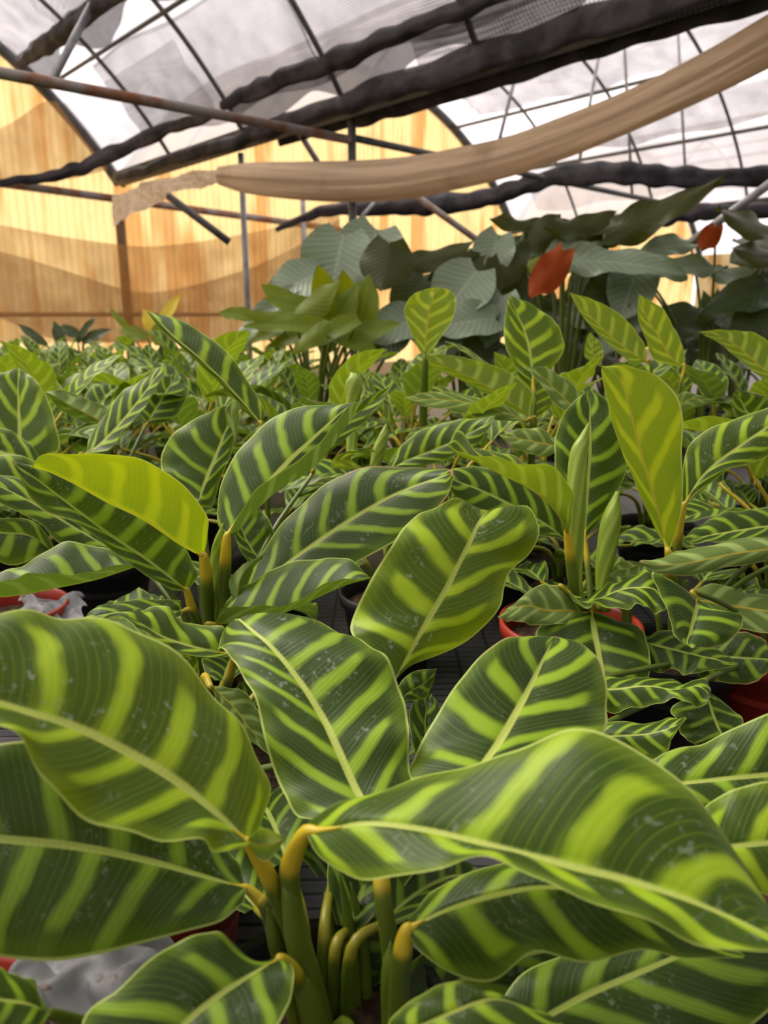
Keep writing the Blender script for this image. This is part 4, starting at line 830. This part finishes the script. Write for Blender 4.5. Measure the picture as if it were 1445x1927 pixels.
# ------------------------------------------------------------------ big-leaved plants
CR = Vector((1, 0, 0)); CU = Vector((0, sin(PITCH), cos(PITCH))); CF = Vector((0, cos(PITCH), -sin(PITCH)))
def blade(L, W, wavy, ph, heart=0.14, nl=20, ns=7, curl=0.5, tipn=1.0):
    V, U, F = [], [], []
    for i in range(nl + 1):
        t = i / nl
        w = W * 0.5 * (sin(pi * min(1, t * 0.88 + 0.12)) ** 0.8) * (1 if t < .7 else 1 - 0.3 * ((t - .7) / .3) ** 1.5 * tipn)
        if i == nl: w = 0.0
        for j in range(-ns, ns + 1):
            s = j / ns; a = abs(s)
            y = L * t - heart * L * (a ** 1.5) * (1 - t) ** 2
            z = -curl * L * 0.35 * t * t + 0.22 * w * (a ** 1.4) + wavy * a * a * (sin(t * 9 + ph + s) + .6 * sin(t * 17 + ph * 2 - s * 2)) * L
            V.append(Vector((s * w, y, z))); U.append((0.5 + 0.5 * s, t))
    n = 2 * ns + 1
    for i in range(nl):
        for j in range(n - 1): a = i * n + j; F.append((a, a + 1, a + n + 1, a + n))
    return V, F, U
MATS = {'G': BIGG, 'D': BIGD, 'Y': BIGY, 'R': BIGR, 'L': YEL}
def bleaf(pl, cx, cy, d, L, W, ang, tilt=0.2, m='D', face=1, seed=0, heart=.14, wavy=.03, curl=.5, pet=True):
    a = radians(ang); s = d / FPX; rg = random.Random(seed + int(cx * 7 + cy))
    tdir = (CR * cos(a) + CU * sin(a) - CF * tilt).normalized()
    nrm = (-CF + Vector((0, 0, 0.55))) * face; nrm = (nrm - tdir * nrm.dot(tdir)).normalized(); side = tdir.cross(nrm).normalized()
    M = Matrix((side, tdir, nrm)).transposed()
    c = P(cx, cy, d); base = c - tdir * (L * s * 0.5)
    V, F, U = blade(L * s, W * s, wavy, rg.uniform(0, 6), heart, curl=curl)
    o = link('leaf', mesh('leaf', [M @ v + base - pl.location for v in V], F, MATS[m], U), pl)
    if pet:
        b = base - pl.location; g = Vector((b.x * .12, b.y * .12, 0.12))
        V, F, U = tube_data([g, Vector((b.x * .45, b.y * .45, g.z + (b.z - g.z) * .62)), b], [.011, .008, .005], 7, 6)
        p = link('petiole', mesh('petiole', V, F, STEM, U), o); p['pulvinus'] = 0.0
    return o
def bplant(px, py, d, name, label):
    q = P(px, py, d); e = empty(name, (q.x, q.y, 0), label, 'plant'); add_pot(e, 1.25); return e
b1 = bplant(650, 640, 3.55, 'large_leaf_plant', 'plant with pale round ribbed leaves standing behind the yellow-green plant')
for a in ((632, 500, 3.5, 135, 140, 258, .25, 'G'), (692, 478, 3.65, 115, 135, 250, .3, 'G'), (548, 535, 3.45, 115, 95, 205, .2, 'G'), (482, 602, 3.35, 165, 48, 222, .2, 'G'), (726, 505, 3.3, 105, 105, 262, .1, 'D', -1), (735, 612, 3.3, 135, 95, 196, .4, 'G'), (528, 535, 3.6, 70, 50, 200, .1, 'Y'), (560, 555, 3.6, 100, 60, 160, .2, 'G')): bleaf(b1, *a)
b2 = bplant(590, 650, 3.15, 'yellow_green_plant', 'bushy yellow-green plant with long pointed leaves before the tan drape')
for k, a in enumerate(((545, 607, 3.05, 170, 44, 176), (598, 572, 3.2, 130, 62, 28), (560, 578, 3.25, 120, 55, 155), (640, 592, 3.2, 140, 56, 65), (505, 598, 3.1, 100, 34, 188), (682, 575, 3.25, 120, 66, 80), (622, 622, 3.05, 120, 46, 205), (585, 640, 3.0, 100, 40, 230), (662, 635, 3.1, 110, 56, -25), (446, 590, 3.15, 70, 34, 170), (610, 545, 3.3, 90, 50, 110), (530, 560, 3.3, 90, 44, 140), (700, 620, 3.2, 110, 46, 20), (650, 560, 3.3, 100, 50, 95), (560, 628, 3.15, 120, 46, 195), (500, 628, 3.15, 70, 30, 200))):
    bleaf(b2, *a, .25, 'Y', -1 if k % 3 == 1 else 1, k, 0.02, .02)
b3 = bplant(880, 660, 3.5, 'large_leaf_plant', 'plant with dark and grey heart leaves right of the yellow-green plant')
for k, a in enumerate(((812, 492, 3.5, 150, 62, 200, .1, 'D', -1), (862, 552, 3.4, 130, 120, 232, .3, 'G'), (872, 603, 3.3, 140, 90, 188, .4, 'G'), (925, 482, 3.6, 100, 80, 250, .3, 'G'), (770, 560, 3.6, 110, 80, 240, .2, 'D'), (905, 540, 3.5, 110, 80, 260, .1, 'D', -1), (850, 510, 3.6, 110, 60, 215, .1, 'D', -1), (790, 600, 3.5, 120, 90, 200, .3, 'D'), (930, 600, 3.4, 110, 90, 250, .3, 'G'), (830, 640, 3.3, 110, 80, 230, .3, 'D'), (720, 650, 3.4, 110, 70, 220, .3, 'D'), (900, 640, 3.4, 120, 90, 280, .3, 'D'))): bleaf(b3, *a, seed=k)
b4 = bplant(1060, 660, 3.7, 'large_leaf_plant', 'tall plant with dark wavy leaves and one hanging rust-red leaf')
for k, a in enumerate(((985, 428, 3.75, 140, 55, 184, .1, 'D', -1), (1015, 452, 3.7, 120, 78, 222, .1, 'D', -1), (1028, 522, 3.35, 128, 62, 238, .1, 'R', -1), (1085, 430, 3.65, 140, 66, 196, .1, 'D', -1), (1245, 402, 3.55, 220, 72, 19, .1, 'D', -1), (1185, 490, 3.45, 210, 76, -8, .4, 'G'), (1065, 482, 3.6, 130, 80, 215, .3, 'G'), (945, 505, 3.6, 120, 80, 242, .1, 'D', -1), (1120, 455, 3.7, 130, 70, 30, .2, 'D', -1), (1135, 575, 3.6, 120, 90, 242, .2, 'D'), (980, 470, 3.8, 110, 60, 200, .2, 'G'), (1150, 440, 3.8, 120, 56, 10, .2, 'D', -1), (960, 560, 3.7, 110, 80, 230, .1, 'D'))): bleaf(b4, *a, seed=k, wavy=.05)
b5 = bplant(1340, 640, 3.8, 'large_leaf_plant', 'tall plant with overlapping dark leaves under the slanting pipe at right')
for k, a in enumerate(((1290, 500, 3.65, 160, 50, 8, .2, 'G'), (1405, 425, 3.55, 150, 66, 172, .1, 'D', -1), (1395, 560, 3.6, 160, 76, 196, .2, 'D'), (1185, 548, 3.55, 130, 95, 248, .3, 'G'), (1332, 452, 3.6, 66, 40, 240, .1, 'R', -1), (1425, 482, 3.6, 140, 62, 186, .2, 'D', -1), (1420, 610, 3.6, 140, 90, 220, .3, 'D'), (1262, 612, 3.7, 150, 80, 200, .3, 'D'), (1165, 605, 3.6, 130, 90, 245, .3, 'G'), (1250, 462, 3.7, 120, 50, 190, .3, 'G'), (1380, 520, 3.8, 110, 56, 160, .2, 'G'), (1440, 530, 3.7, 110, 56, 210, .2, 'D'))): bleaf(b5, *a, seed=k, wavy=.05)
rg = random.Random(17)
for q in range(9):
    bx = 930 + q * 78; e = bplant(bx, 660, 4.3 + rg.uniform(-.2, .5), 'large_leaf_plant', 'dark shaded big-leaved plant in the row at the far right back'); e['group'] = 'shaded big-leaved plants at the back'
    for k in range(9):
        x = bx + rg.uniform(-70, 70); yy = rg.uniform(575, 690)
        if rg.random() < .22: yy = rg.uniform(450, 560)
        if 1140 < x < 1395 and 455 < yy < 612: continue
        bleaf(e, x, yy, 4.2 + rg.uniform(-.3, .5), rg.uniform(80, 130), rg.uniform(45, 85), rg.uniform(150, 390), rg.uniform(0, .5), rg.choice('DDDGGY'), rg.choice((1, 1, -1)), k)
b6 = bplant(300, 640, 4.4, 'yellow_leaf_plant', 'small plant with bright yellow leaves among the far rows')
for k, a in enumerate(((318, 582, 4.3, 70, 26, 62), (285, 605, 4.3, 60, 34, 120), (225, 600, 4.5, 60, 14, 130), (300, 625, 4.2, 50, 34, 90), (250, 625, 4.3, 60, 30, 160))): bleaf(b6, *a, .1, 'L' if k < 2 else 'Y', 1, k, 0.0, .02)
b7 = bplant(150, 640, 4.7, 'grassy_plant', 'narrow-leaved green plant among the far left rows')
for k, a in enumerate(((160, 618, 4.6, 60, 16, 60), (60, 628, 4.6, 70, 18, 140), (110, 630, 4.6, 60, 22, 110), (130, 622, 4.7, 60, 22, 150), (180, 630, 4.6, 60, 26, 30))): bleaf(b7, *a, .1, 'D', 1, k, 0.0, .02)
